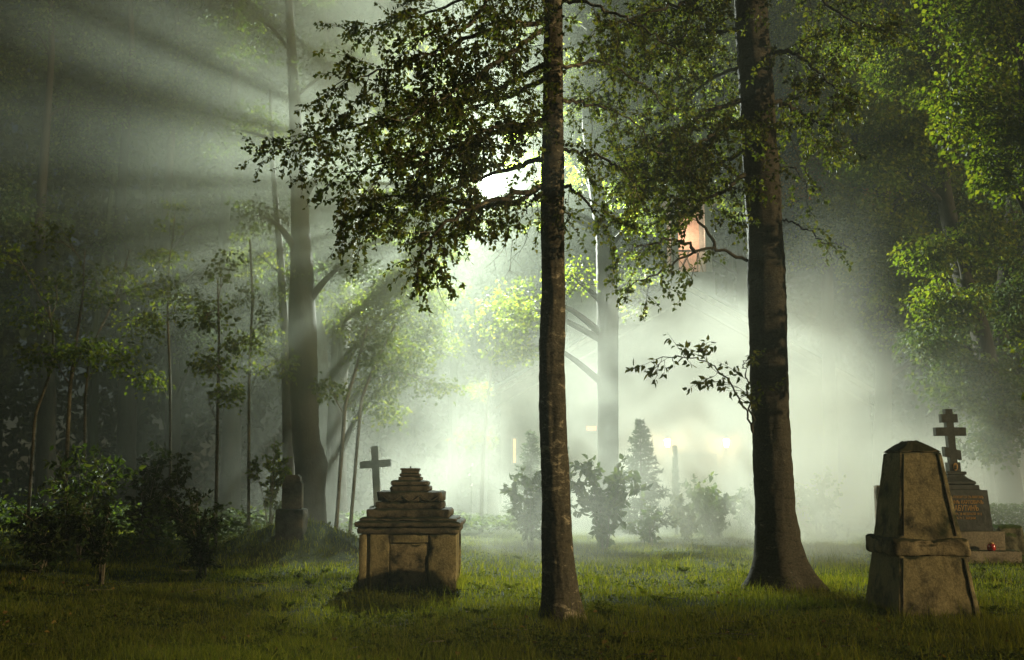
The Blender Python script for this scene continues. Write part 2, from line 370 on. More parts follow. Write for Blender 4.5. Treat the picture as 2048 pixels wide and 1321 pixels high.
mb = MB(); box(mb, dx - 0.85, dx + 0.85, -0.06, -0.004, 0.0, 2.7); dr = mb.build('door', M['door_wood'], ch)
mb = MB(); 
for s in (-1, 1): box(mb, dx + s * 0.98 - 0.12, dx + s * 0.98 + 0.12, -0.14, -0.004, 0, 2.72)
box(mb, dx - 1.1, dx + 1.1, -0.16, -0.004, 2.72, 2.98); mb.build('door_frame', M['white_trim'], ch)
mb = MB(); box(mb, dx - 1.5, dx + 1.5, -1.0, 0, 0, 0.16); mb.build('door_step', M['far_stone'], ch)
mb = MB(); box(mb, -HW - 0.06, HW + 0.06, -0.07, -0.004, 0, 0.6); mb.build('wall_plinth', M['far_stone'], ch)
for (px, py, wd, hg, m) in ((1183, 857, 0.4, 0.17, 'lit_window'), (1029, 902, 0.09, 1.0, 'lit_window')):
    p = W(px, py, CD - 0.1); x = p[0] - CX; z = p[2]
    mb = MB()
    for s in (-1, 1): box(mb, x + s * (wd / 2 + 0.05) - 0.05, x + s * (wd / 2 + 0.05) + 0.05, -0.09, -0.003, z - hg / 2 - 0.1, z + hg / 2 + 0.1)
    box(mb, x - wd / 2, x + wd / 2, -0.09, -0.003, z + hg / 2, z + hg / 2 + 0.1); box(mb, x - wd / 2, x + wd / 2, -0.12, -0.003, z - hg / 2 - 0.1, z - hg / 2)
    wf = mb.build('window', M['white_trim'], ch)
    mb = MB(); box(mb, x - wd / 2, x + wd / 2, -0.05, -0.006, z - hg / 2, z + hg / 2); mb.build('pane', M[m], wf)
# belfry
BD = 3.0; b0 = W(1345, 545, CD + BD); b1 = W(1425, 545, CD + BD); bx0, bx1 = b0[0] - CX, b1[0] - CX; bz = b0[2]; bw = bx1 - bx0; bt = bz + 3.4
mb = MB(); box(mb, bx0 - 0.1, bx1 + 0.1, BD - 0.1, BD + bw + 0.1, AZ - 2.5, bz); mb.build('tower_base', M['roof_metal'], ch)
for (x, y) in ((bx0, BD), (bx1 - 0.3, BD), (bx0, BD + bw - 0.3), (bx1 - 0.3, BD + bw - 0.3)):
    mb = MB(); box(mb, x, x + 0.3, y, y + 0.3, bz, bt); mb.build('belfry_post', M['white_trim'], ch)
mb = MB(); box(mb, bx0 + 0.3, bx1 - 0.3, BD + bw - 0.18, BD + bw - 0.06, bz, bt); mb.build('belfry_back', M['pink_wood'], ch)
mb = MB()
for (a, b) in (((0.35, 0), (0.8, 1.0)), ((0.95, 0), (0.6, 1.0)), ((1.2, 0), (1.2, 1.0)), ((1.45, 0), (1.2, 1.0))):
    tube(mb, [[bx0 + a[0], BD + 0.15, bz + a[1]], [bx0 + b[0], BD + 0.15, bz + b[1]]], 0.035, 6, True)
box(mb, bx0 + 0.3, bx1 - 0.3, BD + 0.1, BD + 0.2, bz + 1.0, bz + 1.08); mb.build('belfry_railing', M['timber'], ch)
mb = MB(); cxm = (bx0 + bx1) / 2; cym = BD + bw / 2; h = bw / 2 + 0.35
mb.add([[cxm - h, cym - h, bt], [cxm + h, cym - h, bt], [cxm + h, cym + h, bt], [cxm - h, cym + h, bt], [cxm, cym, bt + 2.6]], [np.array([[3, 2, 1, 0]]), np.array([[0, 1, 4], [1, 2, 4], [2, 3, 4], [3, 0, 4]])]); mb.build('belfry_roof', M['roof_metal'], ch)
bl = bpy.data.lights.new('belfry_lamp', 'POINT'); blo = bpy.data.objects.new('belfry_lamp', bl); COL.objects.link(blo); blo.parent = ch
bl.energy = 80; bl.color = (1, 0.68, 0.46); bl.shadow_soft_size = 0.1; blo.location = (cxm, BD + 0.75, bz + 1.9)
# dome on the left slope
dc = W(1187, 615, CD + 5) ; dxx = dc[0] - CX; dz = dc[2]
mb = MB(); n = 32; prof = [(1.25, dz - 2.4), (1.25, dz - 0.1), (1.42, dz - 0.1), (1.42, dz + 0.02)] + [(1.36 * math.cos(a), dz + 0.02 + 1.05 * math.sin(a)) for a in np.linspace(0.02, 1.5, 12)]
th = np.linspace(0, 2 * np.pi, n, endpoint=False)
v = [[dxx + r * math.cos(a), 5 + r * math.sin(a), z] for r, z in prof for a in th]
mb.add(v, [np.array([[i * n + j, i * n + (j + 1) % n, (i + 1) * n + (j + 1) % n, (i + 1) * n + j] for i in range(len(prof) - 1) for j in range(n)])]); dm = mb.build('dome', M['dome_white'], ch, True)
mb = MB()
for a in np.linspace(0, 2 * np.pi, 8, endpoint=False) + 0.3:
    tube(mb, [[dxx + 1.38 * math.cos(t) * math.cos(a), 5 + 1.38 * math.cos(t) * math.sin(a), dz + 0.03 + 1.07 * math.sin(t)] for t in np.linspace(0, 1.55, 10)], 0.035, 6)
mb.build('dome_rib', M['white_trim'], dm)
# wall lanterns
for (px, lb) in ((1335, 'glowing wall lantern left of the chapel door, above the narrow thuja'), (1453, 'glowing wall lantern right of the chapel door, nearer the thick birch trunk')):
    p = W(px, 887, CD - 0.35)
    t = thing('wall_lantern', lb, 'lantern', tuple(p), 'lanterns beside the chapel door')
    mb = MB(); tube(mb, [[0, 0.34, -0.25], [0, 0.2, -0.3], [0, 0, -0.26], [0, 0, -0.18]], 0.018, 6, True); box(mb, -0.07, 0.07, 0.3, 0.345, -0.36, -0.1); mb.build('bracket', M['iron'], t)
    mb = MB(); tube(mb, [[0, 0, -0.17], [0, 0, 0.0], [0, 0, 0.17]], [0.085, 0.12, 0.14], 8, True); mb.build('glass', M['lantern_glass'], t)
    mb = MB(); tube(mb, [[0, 0, 0.172], [0, 0, 0.2], [0, 0, 0.3], [0, 0, 0.36]], [0.2, 0.19, 0.06, 0.01], 8, True); mb.build('cap', M['iron'], t)
    l = bpy.data.lights.new('lantern_bulb', 'POINT'); lo = bpy.data.objects.new('lantern_bulb', l); COL.objects.link(lo); lo.parent = t
    l.energy = 45; l.color = (1.0, 0.62, 0.22); l.shadow_soft_size = 0.05; lo.location = (0, -0.22, 0.0)

# ------------------------------------------------------------------ graves
def rough_block(mb, x0, x1, y0, y1, z0, z1, r=0.012, res=0.05, seed=0.0, taper=None, round_=0.02):
    """weathered stone block: subdivided box with rounded, chipped edges; taper=(tx0,tx1,ty0,ty1) shifts of the top"""
    dims = np.array([x1 - x0, y1 - y0, z1 - z0]); n = np.maximum(2, np.minimum(40, np.round(dims / res).astype(int)))
    c = np.array([x0, y0, z0])
    for ax in range(3):
        u, v_ = [(1, 2), (2, 0), (0, 1)][ax]
        for side in (0, 1):
            a = np.linspace(0, 1, n[u] + 1); b = np.linspace(0, 1, n[v_] + 1)
            A, B = np.meshgrid(a, b, indexing='ij'); P = np.zeros(A.shape + (3,))
            P[..., ax] = side; P[..., u] = A; P[..., v_] = B
            P = P.reshape(-1, 3); q = P.copy()
            loc = P * dims; e = np.minimum(loc, dims - loc); 
            es = np.sort(e, axis=1); near = np.clip(1 - es[:, 1] / max(round_ * 2, 1e-4), 0, 1)
            cen = (loc - dims / 2); dirn = unit(cen / dims)
            wp = loc + c
            nn = vnoise(wp + seed, 9.0, 2); nb = vnoise(wp + seed + 7, 3.0, 2)
            chip = np.clip(vnoise(wp + seed * 3.1, 6.0, 2) - 0.18, 0, 1) * near * 0.055
            disp = r * 0.5 * nn + r * 0.5 * nb - chip - near ** 2 * round_ * (0.6 + 0.5 * np.maximum(0, nb + nn))
            dn = np.where(e < np.maximum(round_, 1e-4) * 1.01, np.sign(cen), 0); dn = unit(dn + 1e-6 * dirn)
            wp = wp + dn * disp[:, None]
            if taper is not None:
                fz = np.clip((wp[:, 2] - z0) / (z1 - z0), -0.1, 1.1); fx = P[:, 0]; fy = P[:, 1]
                wp[:, 0] += fz * ((1 - fx) * taper[0] + fx * taper[1]); wp[:, 1] += fz * ((1 - fy) * taper[2] + fy * taper[3])
            m1, m2 = A.shape; i = np.arange(m1 - 1)[:, None] * m2; j = np.arange(m2 - 1)[None]
            f = np.stack([i + j, i + m2 + j, i + m2 + j + 1, i + j + 1], -1).reshape(-1, 4)
            mb.add(wp, [f if side else f[:, ::-1]])

# stepped tomb
TD = 16.3; k = TD / FPX * 0.2422
tc = G(690 + 521 * 0.2422, TD); TO = (tc[0], tc[1] + 0.75, tc[2])
tomb = thing('stepped_tomb', 'squat sandstone tomb with stepped pyramid top on the lawn', 'tomb', TO)
def tz(cy): return (1222 - cy) * k
def tx(cx): return (cx - 521) * k
def tier(name, x0, x1, y0, y1, m, r=0.02, rd=0.02, par=tomb, sd=0, yo=0.0):
    mb = MB(); hw = (tx(x1) - tx(x0)) / 2; rough_block(mb, tx(x0), tx(x1), -hw + yo, hw + yo, tz(y1), tz(y0), r, 0.035, sd, None, rd); return mb.build(name, M[m], par, True)
body = tier('body', 135, 905, 765, 1290, 'sandstone', 0.012, 0.015)
hwb = (tx(905) - tx(135)) / 2
mb = MB()                                                             # corner pilasters and framed front panel
def pil(*a):
    mb = MB(); rough_block(mb, *a, 0.01, 0.04, 3, None, 0.012); mb.build('pilaster', M['sandstone'], tomb, True)
for (x0, x1) in ((125, 188), (215, 372), (690, 918)): pil(tx(x0), tx(x1), -hwb - 0.045, -hwb + 0.03, tz(1280), tz(770))
mb = MB(); rough_block(mb, tx(372) - 0.004, tx(690) + 0.004, -hwb - 0.043, -hwb + 0.03, tz(840), tz(772), 0.01, 0.04, 3, None, 0.012); mb.build('panel_lintel', M['sandstone'], tomb, True)
for (x0, x1) in ((125, 330), (720, 918)): pil(tx(x0) , tx(x1) , hwb - 0.03, hwb + 0.045, tz(1280), tz(770))
tier('front_panel', 380, 680, 848, 1280, 'cracked_stone', 0.016, 0.01, sd=9, yo=-hwb + (tx(680) - tx(380)) / 2 - 0.022)
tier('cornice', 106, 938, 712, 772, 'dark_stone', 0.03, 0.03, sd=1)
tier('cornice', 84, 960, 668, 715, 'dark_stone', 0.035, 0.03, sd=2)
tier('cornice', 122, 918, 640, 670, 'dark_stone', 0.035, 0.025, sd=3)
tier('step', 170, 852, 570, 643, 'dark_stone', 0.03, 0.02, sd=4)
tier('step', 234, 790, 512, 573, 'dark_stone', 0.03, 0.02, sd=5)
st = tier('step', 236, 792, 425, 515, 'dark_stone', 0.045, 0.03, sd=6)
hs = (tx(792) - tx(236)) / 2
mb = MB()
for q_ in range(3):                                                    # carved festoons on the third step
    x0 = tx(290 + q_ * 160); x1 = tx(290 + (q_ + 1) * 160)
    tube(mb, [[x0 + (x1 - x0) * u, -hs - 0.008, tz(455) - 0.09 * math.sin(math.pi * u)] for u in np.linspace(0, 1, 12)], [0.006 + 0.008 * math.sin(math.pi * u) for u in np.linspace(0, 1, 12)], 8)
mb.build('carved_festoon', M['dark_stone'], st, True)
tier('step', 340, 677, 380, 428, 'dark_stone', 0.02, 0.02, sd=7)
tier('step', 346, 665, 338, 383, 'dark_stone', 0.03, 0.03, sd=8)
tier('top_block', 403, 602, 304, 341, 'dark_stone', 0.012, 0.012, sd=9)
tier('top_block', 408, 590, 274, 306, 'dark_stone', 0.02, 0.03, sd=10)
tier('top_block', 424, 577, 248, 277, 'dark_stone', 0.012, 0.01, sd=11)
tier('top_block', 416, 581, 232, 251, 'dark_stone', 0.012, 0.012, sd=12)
mb = MB(); tube(mb, [[tx(500), 0, tz(236)], [tx(500), 0, tz(216)]], 0.012, 8, True); mb.build('iron_pin', M['iron'], tomb, True)
mb = MB(); rough_block(mb, tx(95), tx(170), -0.45, 0.1, -0.1, tz(1090), 0.05, 0.04, 4, None, 0.05); mb.build('fallen_fragment', M['dark_stone'], tomb, True)

# truncated obelisk
OD = 12.9
o_bl = W(1700 + 320 * 0.3027, 1236, OD); o_br = W(1700 + 880 * 0.3027, 1236, OD)
ox0, ox1 = o_bl[0], o_br[0]; odp = 1.25
o_tl = W(1700 + 327 * 0.3027, 905, OD + 0.33); o_tr = W(1700 + 603 * 0.3027, 902, OD + 0.33); OTZ = o_tl[2]
ob = thing('obelisk_tomb', 'tall tapering stone tombstone with dark left side and mid ledge, beside thick birch', 'tombstone', ((ox0 + ox1) / 2, OD + odp / 2, 0))
bx = (ox0 + ox1) / 2; hx = (ox1 - ox0) / 2; ZL = W(1800, 860 + 832 * 0.3027, OD + 0.1)[2]; ZM = W(1800, 860 + 735 * 0.3027, OD + 0.15)[2]
def ofr(z): f = z / OTZ; return (ox0 + (o_tl[0] - ox0) * f - bx, ox1 + (o_tr[0] - ox1) * f - bx, -odp / 2 + 0.33 * f, odp / 2 - 0.33 * f)
a0 = ofr(-0.1); a1 = ofr(ZL)
mb = MB(); rough_block(mb, a0[0], a0[1], a0[2], a0[3], -0.1, ZL, 0.012, 0.03, 2, (a1[0] - a0[0], a1[1] - a0[1], a1[2] - a0[2], a1[3] - a0[3]), 0.012); lo_ = mb.build('pedestal', M['sandstone'], ob, True)
b0_ = ofr(ZM - 0.02); b1_ = ofr(OTZ)
mb = MB(); rough_block(mb, b0_[0], b0_[1], b0_[2], b0_[3], ZM - 0.02, OTZ, 0.012, 0.03, 5, (b1_[0] - b0_[0], b1_[1] - b0_[1], b1_[2] - b0_[2], b1_[3] - b0_[3]), 0.012); mb.build('shaft', M['sandstone'], ob, True)
m0 = ofr((ZL + ZM) / 2); mb = MB(); rough_block(mb, m0[0] - 0.075, m0[1] + 0.055, m0[2] - 0.03, m0[3] + 0.04, ZL - 0.01, ZM + 0.03, 0.04, 0.02, 8, None, 0.022); mb.build('ledge', M['cracked_stone'], ob, True)
mb = MB()                                                             # raised edge strips of the front panel
for (za, zb) in ((0.02, ZL - 0.03), (ZM + 0.06, OTZ - 0.02)):
    A = ofr(za); Bq = ofr(zb)
    for s in (0, 1):
        pa = np.array([A[s] + (0.05 if s == 0 else -0.07), A[2] - 0.002, za]); pb = np.array([Bq[s] + (0.045 if s == 0 else -0.055), Bq[2] - 0.002, zb])
        tube(mb, [pa, (pa + pb) / 2, pb], 0.009 if s == 0 else 0.014, 6, True)
mb.build('edge_moulding', M['dark_stone'], ob, True)
mb = MB(); cz = OTZ; cc = b1_; rough_block(mb, cc[0] - 0.03, cc[1] + 0.02, cc[2] - 0.02, cc[3] + 0.02, cz, cz + 0.145, 0.03, 0.022, 11, (0.2, -0.24, 0.14, -0.14), 0.03); mb.build('cap', M['cracked_stone'], ob, True)

# cross monument
MD = 22.7; kk = MD / FPX * 0.2497
mx_ = WX(1860 + 200 * 0.2497, MD)
mon = thing('cross_monument', 'dark granite monument topped by a three-barred Orthodox cross with gold lettering', 'monument', (mx_, MD, 0))
def mz(cy): return W(1915, 800 + cy * 0.2497, MD)[2]
cdp = 0.075; FW = 0.11
def axis_lean(z): return -0.045 * (z - mz(575))           # the cross leans slightly
mb = MB(); zt, zb_ = mz(75), mz(575)
def lbox(mb, x0, x1, z0, z1, d, sl=0.0):
    v = []
    for y in (-d, d):
        for (x, z) in ((x0, z0 - sl * x0), (x1, z0 - sl * x1), (x1, z1 - sl * x1), (x0, z1 - sl * x0)): v.append([x + axis_lean(z), y, z])
    mb.add(v, [np.array([[0, 1, 2, 3], [7, 6, 5, 4], [0, 4, 5, 1], [3, 2, 6, 7], [1, 5, 6, 2], [0, 3, 7, 4]])])
lbox(mb, -0.075, 0.075, zb_, zt, cdp)
lbox(mb, -0.165, 0.165, mz(183), mz(116), cdp + 0.002); lbox(mb, -0.31, 0.31, mz(290), mz(222), cdp + 0.004)
lbox(mb, -0.165, 0.165, mz(468), mz(392), cdp + 0.003, 0.24); cr = mb.build('cross', M['granite'], mon)
mb = MB(); lbox(mb, -0.115, 0.115, mz(578), mz(502), 0.11); nb = mb.build('cross_foot', M['granite'], mon)
zc = mz(537); mb = MB(); th = np.linspace(0, 2 * np.pi, 24, endpoint=False)
v = [[0.048 * s * math.cos(a), -0.111 - y, zc + 0.078 * s * math.sin(a)] for (s, y) in ((1, 0), (1, 0.012), (0.8, 0.014), (0.78, 0.006), (0.001, 0.006)) for a in th]
mb.add(v, [np.array([[i * 24 + j, i * 24 + (j + 1) % 24, (i + 1) * 24 + (j + 1) % 24, (i + 1) * 24 + j] for i in range(4) for j in range(24)])]); md = mb.build('medallion', M['gold'], nb)
mb = MB(); tube(mb, [[0, -0.12, zc - 0.05], [0, -0.122, zc - 0.02], [0, -0.122, zc - 0.008], [0, -0.123, zc + 0.01], [0, -0.12, zc + 0.035]], [0.028, 0.022, 0.008, 0.016, 0.006], 10, True); mb.build('portrait_bust', M['wood_post'], md, True)
def ring(prof, name, m, par):
    """square-plan mouldings: (half width, z)"""
    mb = MB(); v = []
    for h_, z in prof: v += [[-h_, -h_ * 0.92, z], [h_, -h_ * 0.92, z], [h_, h_ * 0.92, z], [-h_, h_ * 0.92, z]]
    n = len(prof); f = [[i * 4 + j, i * 4 + (j + 1) % 4, (i + 1) * 4 + (j + 1) % 4, (i + 1) * 4 + j] for i in range(n - 1) for j in range(4)]
    mb.add(v, [np.array(f), np.array([[3, 2, 1, 0]]), np.array([[0, 1, 2, 3]]) + 4 * (n - 1)]); return mb.build(name, M[m], par)
kx = lambda a: (a - 218) * kk
zz = mz
ring([(kx(335) , zz(682)), (kx(345), zz(672)), (kx(343), zz(655)), (kx(330), zz(648)), (kx(318), zz(640)), (kx(300), zz(628)), (kx(285), zz(612)), (kx(282), zz(602)), (kx(293), zz(598)), (kx(294), zz(577)), (kx(286), zz(574.5))], 'moulded_neck', 'granite', mon)
ring([(kx(378), zz(722)), (kx(362), zz(716)), (kx(360), zz(684)), (kx(356), zz(681.5))], 'shoulder', 'granite', mon)
bodym = ring([(kx(425), zz(1040)), (kx(405), zz(722))], 'die_block', 'granite', mon)
mb = MB(); h_ = kx(482); rough_block(mb, -h_, h_, -h_, h_, zz(1190), zz(1041), 0.01, 0.06, 1, None, 0.012); mb.build('plinth', M['plinth_stone'], mon, True)
mb = MB(); h_ = kx(568); rough_block(mb, -h_, h_, -h_, h_, -0.15, zz(1188), 0.025, 0.06, 2, None, 0.02); mb.build('base_step', M['plinth_stone'], mon, True)
zt_, zb2 = zz(722), zz(1040)
def inscription(txt, cy, size, wmax):
    c = bpy.data.curves.new('inscription_text', 'FONT'); c.body = txt; c.align_x = 'CENTER'; c.align_y = 'CENTER'; c.size = size; c.extrude = 0.002
    o = bpy.data.objects.new('inscription_text', c); COL.objects.link(o); c.materials.append(M['gold'])
    z = zz(cy); f = (z - zb2) / (zt_ - zb2); hw_ = kx(425) + (kx(405) - kx(425)) * f
    o.location = (0.0, -hw_ * 0.92 - 0.004, z); tilt = math.atan2((kx(425) - kx(405)) * 0.92, zt_ - zb2)
    o.rotation_euler = (R(90) - tilt, 0, 0); o.parent = bodym
    bpy.context.view_layer.update()
    if o.dimensions.x > 0: 
        s = wmax / o.dimensions.x; o.scale = (s, 1, 1)
    me = bpy.data.meshes.new_from_object(o.evaluated_get(bpy.context.evaluated_depsgraph_get()))
    m_ = bpy.data.objects.new('inscription_line', me); COL.objects.link(m_); m_.parent = bodym; m_.location = o.location; m_.rotation_euler = o.rotation_euler; m_.scale = o.scale
    if not me.materials: me.materials.append(M['gold'])
    bpy.data.objects.remove(o)
inscription('\u0417\u0414\u0462\u0421\u042c \u041f\u041e\u041a\u041e\u0418\u0422\u0421\u042f \u0421\u042a \u041c\u0418\u0420\u041e\u041c\u042a', 778, 0.07, 0.78)
inscription('\u0406\u041e\u0410\u041d\u041d\u042a \u041a\u0410\u0420\u041f\u041e\u0412\u0418\u0427\u042a', 818, 0.105, 0.76)
inscription('\u041b\u0410\u0411\u0423\u0422\u0418\u041d\u042a', 866, 0.15, 0.55)
inscription('\u0421\u041a\u041e\u041d\u0427. 28 \u0424\u0415\u0412\u0420\u0410\u041b\u042f 1912', 910, 0.07, 0.66)
inscription('\u041d\u0410 71 \u0413. \u0416\u0418\u0417\u041d\u0418.', 943, 0.07, 0.42)

# votive candle
vp = np.array([WX(1860 + 455 * 0.2497, MD - 0.75), MD - kx(540), zz(1188)])
vo = thing('votive_lantern', 'small red glass votive lantern on the granite monument step', 'votive lantern', tuple(vp))
mb = MB(); tube(mb, [[0, 0, 0.0], [0, 0, 0.03], [0, 0, 0.09], [0, 0, 0.13]], [0.065, 0.08, 0.08, 0.06], 16, True); mb.build('glass_jar', M['red_glass'], vo, True)
mb = MB(); tube(mb, [[0, 0, 0.131], [0, 0, 0.145], [0, 0, 0.165]], [0.05, 0.055, 0.02], 12, True); mb.build('lid', M['gold'], vo, True)

# mossy stump-like block
bp = G(2012, 24.4); blk = thing('mossy_block', 'low mossy broken stone pedestal in front of the hedge', 'stone block', tuple(bp))
mb = MB(); s_ = 24.4 / FPX * 0.2497; rough_block(mb, -125 * s_, 120 * s_, -0.3, 0.32, -0.1, 0.62, 0.05, 0.04, 14, (0.02, -0.12, 0.05, -0.05), 0.05); mb.build('block', M['moss_stone'], blk, True)
# pale stele behind the obelisk
sp = G(1768, 20.0); stl = tag((lambda mb: (rough_block(mb, -0.16, 0.2, -0.09, 0.09, -0.1, 1.52, 0.01, 0.05, 3, None, 0.02), mb.build('grave_stele', M['plinth_stone'], None, True, tuple(sp)))[1])(MB()), 'narrow pale upright gravestone half hidden behind the tapering tombstone', 'gravestone')
# leaning cross on a pedestal
cp = G(749, 24.5); lc = thing('grave_cross', 'plain grey stone Latin cross leaning behind the stepped tomb', 'grave cross', tuple(cp))
u = 24.5 / FPX; zf = lambda py: W(749, py, 24.5)[2] - cp[2]; xf = lambda px: WX(px, 24.5) - cp[0]
mb = MB()
def oriented(mb, a, b, hw_, d):
    a = np.array(a); b = np.array(b); t = unit(b - a); nrm = np.array([t[1], -t[0]]); q = [a + nrm * hw_, b + nrm * hw_, b - nrm * hw_, a - nrm * hw_]
    prism(mb, [tuple(x) for x in q][::-1], -d, d)
oriented(mb, (xf(756), zf(1018)), (xf(747.5), zf(893)), 0.078, 0.07); oriented(mb, (xf(719), zf(931)), (xf(781), zf(926)), 0.08, 0.073); mb.build('cross', M['cross_stone'], lc)
mb = MB(); rough_block(mb, xf(735), xf(775), -0.25, 0.25, -0.1, zf(1012), 0.02, 0.06, 1, (0.06, -0.06, 0.06, -0.06), 0.03); mb.build('pedestal', M['far_stone'], lc, True)
# gravestone on the mound
gp = G(583, 22.3); gs = thing('shouldered_gravestone', 'dark shouldered gravestone on the mound by a big trunk', 'gravestone', tuple(gp))
zg = lambda py: W(583, py, 22.3)[2] - gp[2]; xg = lambda px: WX(px, 22.3) - gp[0]
mb = MB(); prism(mb, [(xg(564), -0.1), (xg(606), -0.1), (xg(605), zg(968)), (xg(601), zg(962)), (xg(600), zg(954)), (xg(596), zg(950)), (xg(575), zg(950)), (xg(571), zg(955)), (xg(570), zg(962)), (xg(566), zg(968))], -0.1, 0.12); mb.build('slab', M['dark_stone'], gs)
mb = MB(); rough_block(mb, xg(557), xg(612), -0.28, 0.3, -0.2, zg(1018), 0.03, 0.06, 5, None, 0.03); mb.build('base', M['dark_stone'], gs, True)
# fogged slab beyond the flower bed
fp = G(987, 36.0); fs = tag((lambda mb: (rough_block(mb, -0.2, 0.2, -0.08, 0.08, -0.1, 1.3, 0.01, 0.08, 3, None, 0.03), mb.build('foggy_gravestone', M['far_stone'], None, True, tuple(fp)))[1])(MB()), 'pale rectangular gravestone faint in fog left of the tall lilac', 'gravestone')
# little wooden stake
wp_ = G(1693, 31.0); mb = MB(); tube(mb, [[0, 0, -0.1], [0.005, 0, 0.1], [0.012, 0, 0.26]], [0.04, 0.042, 0.038], 8, True); tag(mb.build('wooden_stake', M['wood_post'], None, True, tuple(wp_)), 'short dark wooden stake in the grass right of the thick birch', 'stake')

# ------------------------------------------------------------------ trees
def twig_leaves(lb, tb, p0, d0, length, size, rng, n=18, droop=0.5, wr=0.72, fine=True, rad=0.004):
    m = 5; pts = [np.array(p0)]; d = unit(np.array(d0))
    for s in range(m):
        d = unit(d + np.array([0, 0, -droop / m]) + rng.normal(size=3) * 0.12); pts.append(pts[-1] + d * length / m)
    pts = np.array(pts)
    if tb is not None: tube(tb, pts, np.linspace(rad, rad * 0.4, m + 1), 4)
    t = np.sort(rng.random(n) ** 0.8) * m * 0.999; i = t.astype(int); u = (t - i)[:, None]
    P = pts[i] * (1 - u) + pts[i + 1] * u
    tang = unit(pts[i + 1] - pts[i])
    D = unit(tang * 0.5 + rng.normal(size=(n, 3)) * 0.75 + np.array([0, 0, -0.45]))
    P = P + D * size * 0.25
    k_ = far_from_beam(P + D * size * 0.5)
    leaves(lb, P[k_], D[k_], size * (0.65 + 0.6 * rng.random(k_.sum())), wr, fine, rng)
def limb(tb, lb, ctrl, r0, r1, size, rng, side_gap=0.16, side_len=0.9, start=0.2, droop=0.5, leaves_per=16, side_twigs=4, wr=0.72, fine=True, spread=1.0, dens=None):
    """one leafy bough: curved limb, side branches, hanging leafy twigs"""
    c = spline(ctrl, 24); c[1:-1] += rng.normal(size=(22, 3)) * 0.02
    tube(tb, c, np.linspace(r0, r1, len(c)), 8)
    L = np.linalg.norm(np.diff(c, axis=0), axis=1); s = np.concatenate([[0], np.cumsum(L)]); T = s[-1]
    q = start * T
    while q < T:
        p = np.array([np.interp(q, s, c[:, i]) for i in range(3)]); p2 = np.array([np.interp(min(T, q + 0.1), s, c[:, i]) for i in range(3)])
        t = unit(p2 - p) if q < T - 0.11 else unit(c[-1] - c[-2])
        sd = unit(np.cross(t, rng.normal(size=3)))
        sd[2] *= 0.55
        f = 1 - 0.55 * (q / T); Ls = side_len * f * (0.5 + 0.8 * rng.random())
        d = unit(t * 0.65 + sd * spread); m = 6; pts = [p]
        for kx_ in range(m):
            d = unit(d + rng.normal(size=3) * 0.14 + np.array([0, 0, -droop * 0.1])); pts.append(pts[-1] + d * Ls / m)
        pts = np.array(pts); tube(tb, pts, np.linspace(max(0.004, r0 * 0.22 * f), 0.003, m + 1), 5)
        for kx_ in range(side_twigs):
            z = int(1 + rng.random() * (m - 0.01)); dd = unit(unit(pts[z] - pts[z - 1]) * 0.7 + rng.normal(size=3) * 0.6)
            twig_leaves(lb, tb, pts[z], dd, 0.22 + 0.3 * rng.random() * min(1, side_len), size, rng, leaves_per, droop, wr, fine)
        twig_leaves(lb, tb, pts[-1], pts[-1] - pts[-2], 0.35, size, rng, leaves_per, droop, wr, fine)
        q += side_gap * (0.6 + 0.8 * rng.random())
    twig_leaves(lb, tb, c[-1], c[-1] - c[-2], 0.45, size, rng, leaves_per + 6, droop, wr, fine)

def finish_tree(t, tb, lb, bark, leaf):
    loc = np.array(t.location)
    for m_ in (tb, lb):
        if m_.v: m_.v = [v - loc for v in m_.v]
    tb.build('trunk', M[bark], t, True)
    if lb.v: lb.build('crown', M[leaf], t)

# -- slender birch (nearest trunk)
rng = np.random.default_rng(11)
D1 = 13.1; g0 = G(1124, D1)
t1 = thing('birch_tree', 'slender birch with peeling bark standing near centre, floodlight glowing in its leaves', 'tree', tuple(g0), 'birches on the lawn')
tb, lb = MB(), MB()
px_pts = [(1124, 1228, 32), (1118, 1120, 29), (1111, 1000, 25.5), (1106, 850, 24.5), (1103, 700, 25), (1107, 590, 22), (1105, 380, 22.5), (1106, 200, 20), (1106, 60, 18.5), (1107, -120, 17), (1112, -400, 14), (1100, -800, 9)]
pts = [W(a, b, D1 + 0.0) for a, b, _ in px_pts]; pts[0] = g0; rad = [r * D1 / FPX * 1.08 for _, _, r in px_pts]
trunk_tube(tb, np.array(pts), rad, 56, 0.085, 0.38, 0.42, 4, 1.0)
D2 = 16.5
def bl_(tree_d, lst, r0, size, **kw):
    for (ctrl) in lst:
        limb(tb, lb, [W(a, b, d - (0.6 if tree_d == D2 else 0.0)) for a, b, d in ctrl], r0, 0.006, size, rng, **kw)
S1 = 0.057
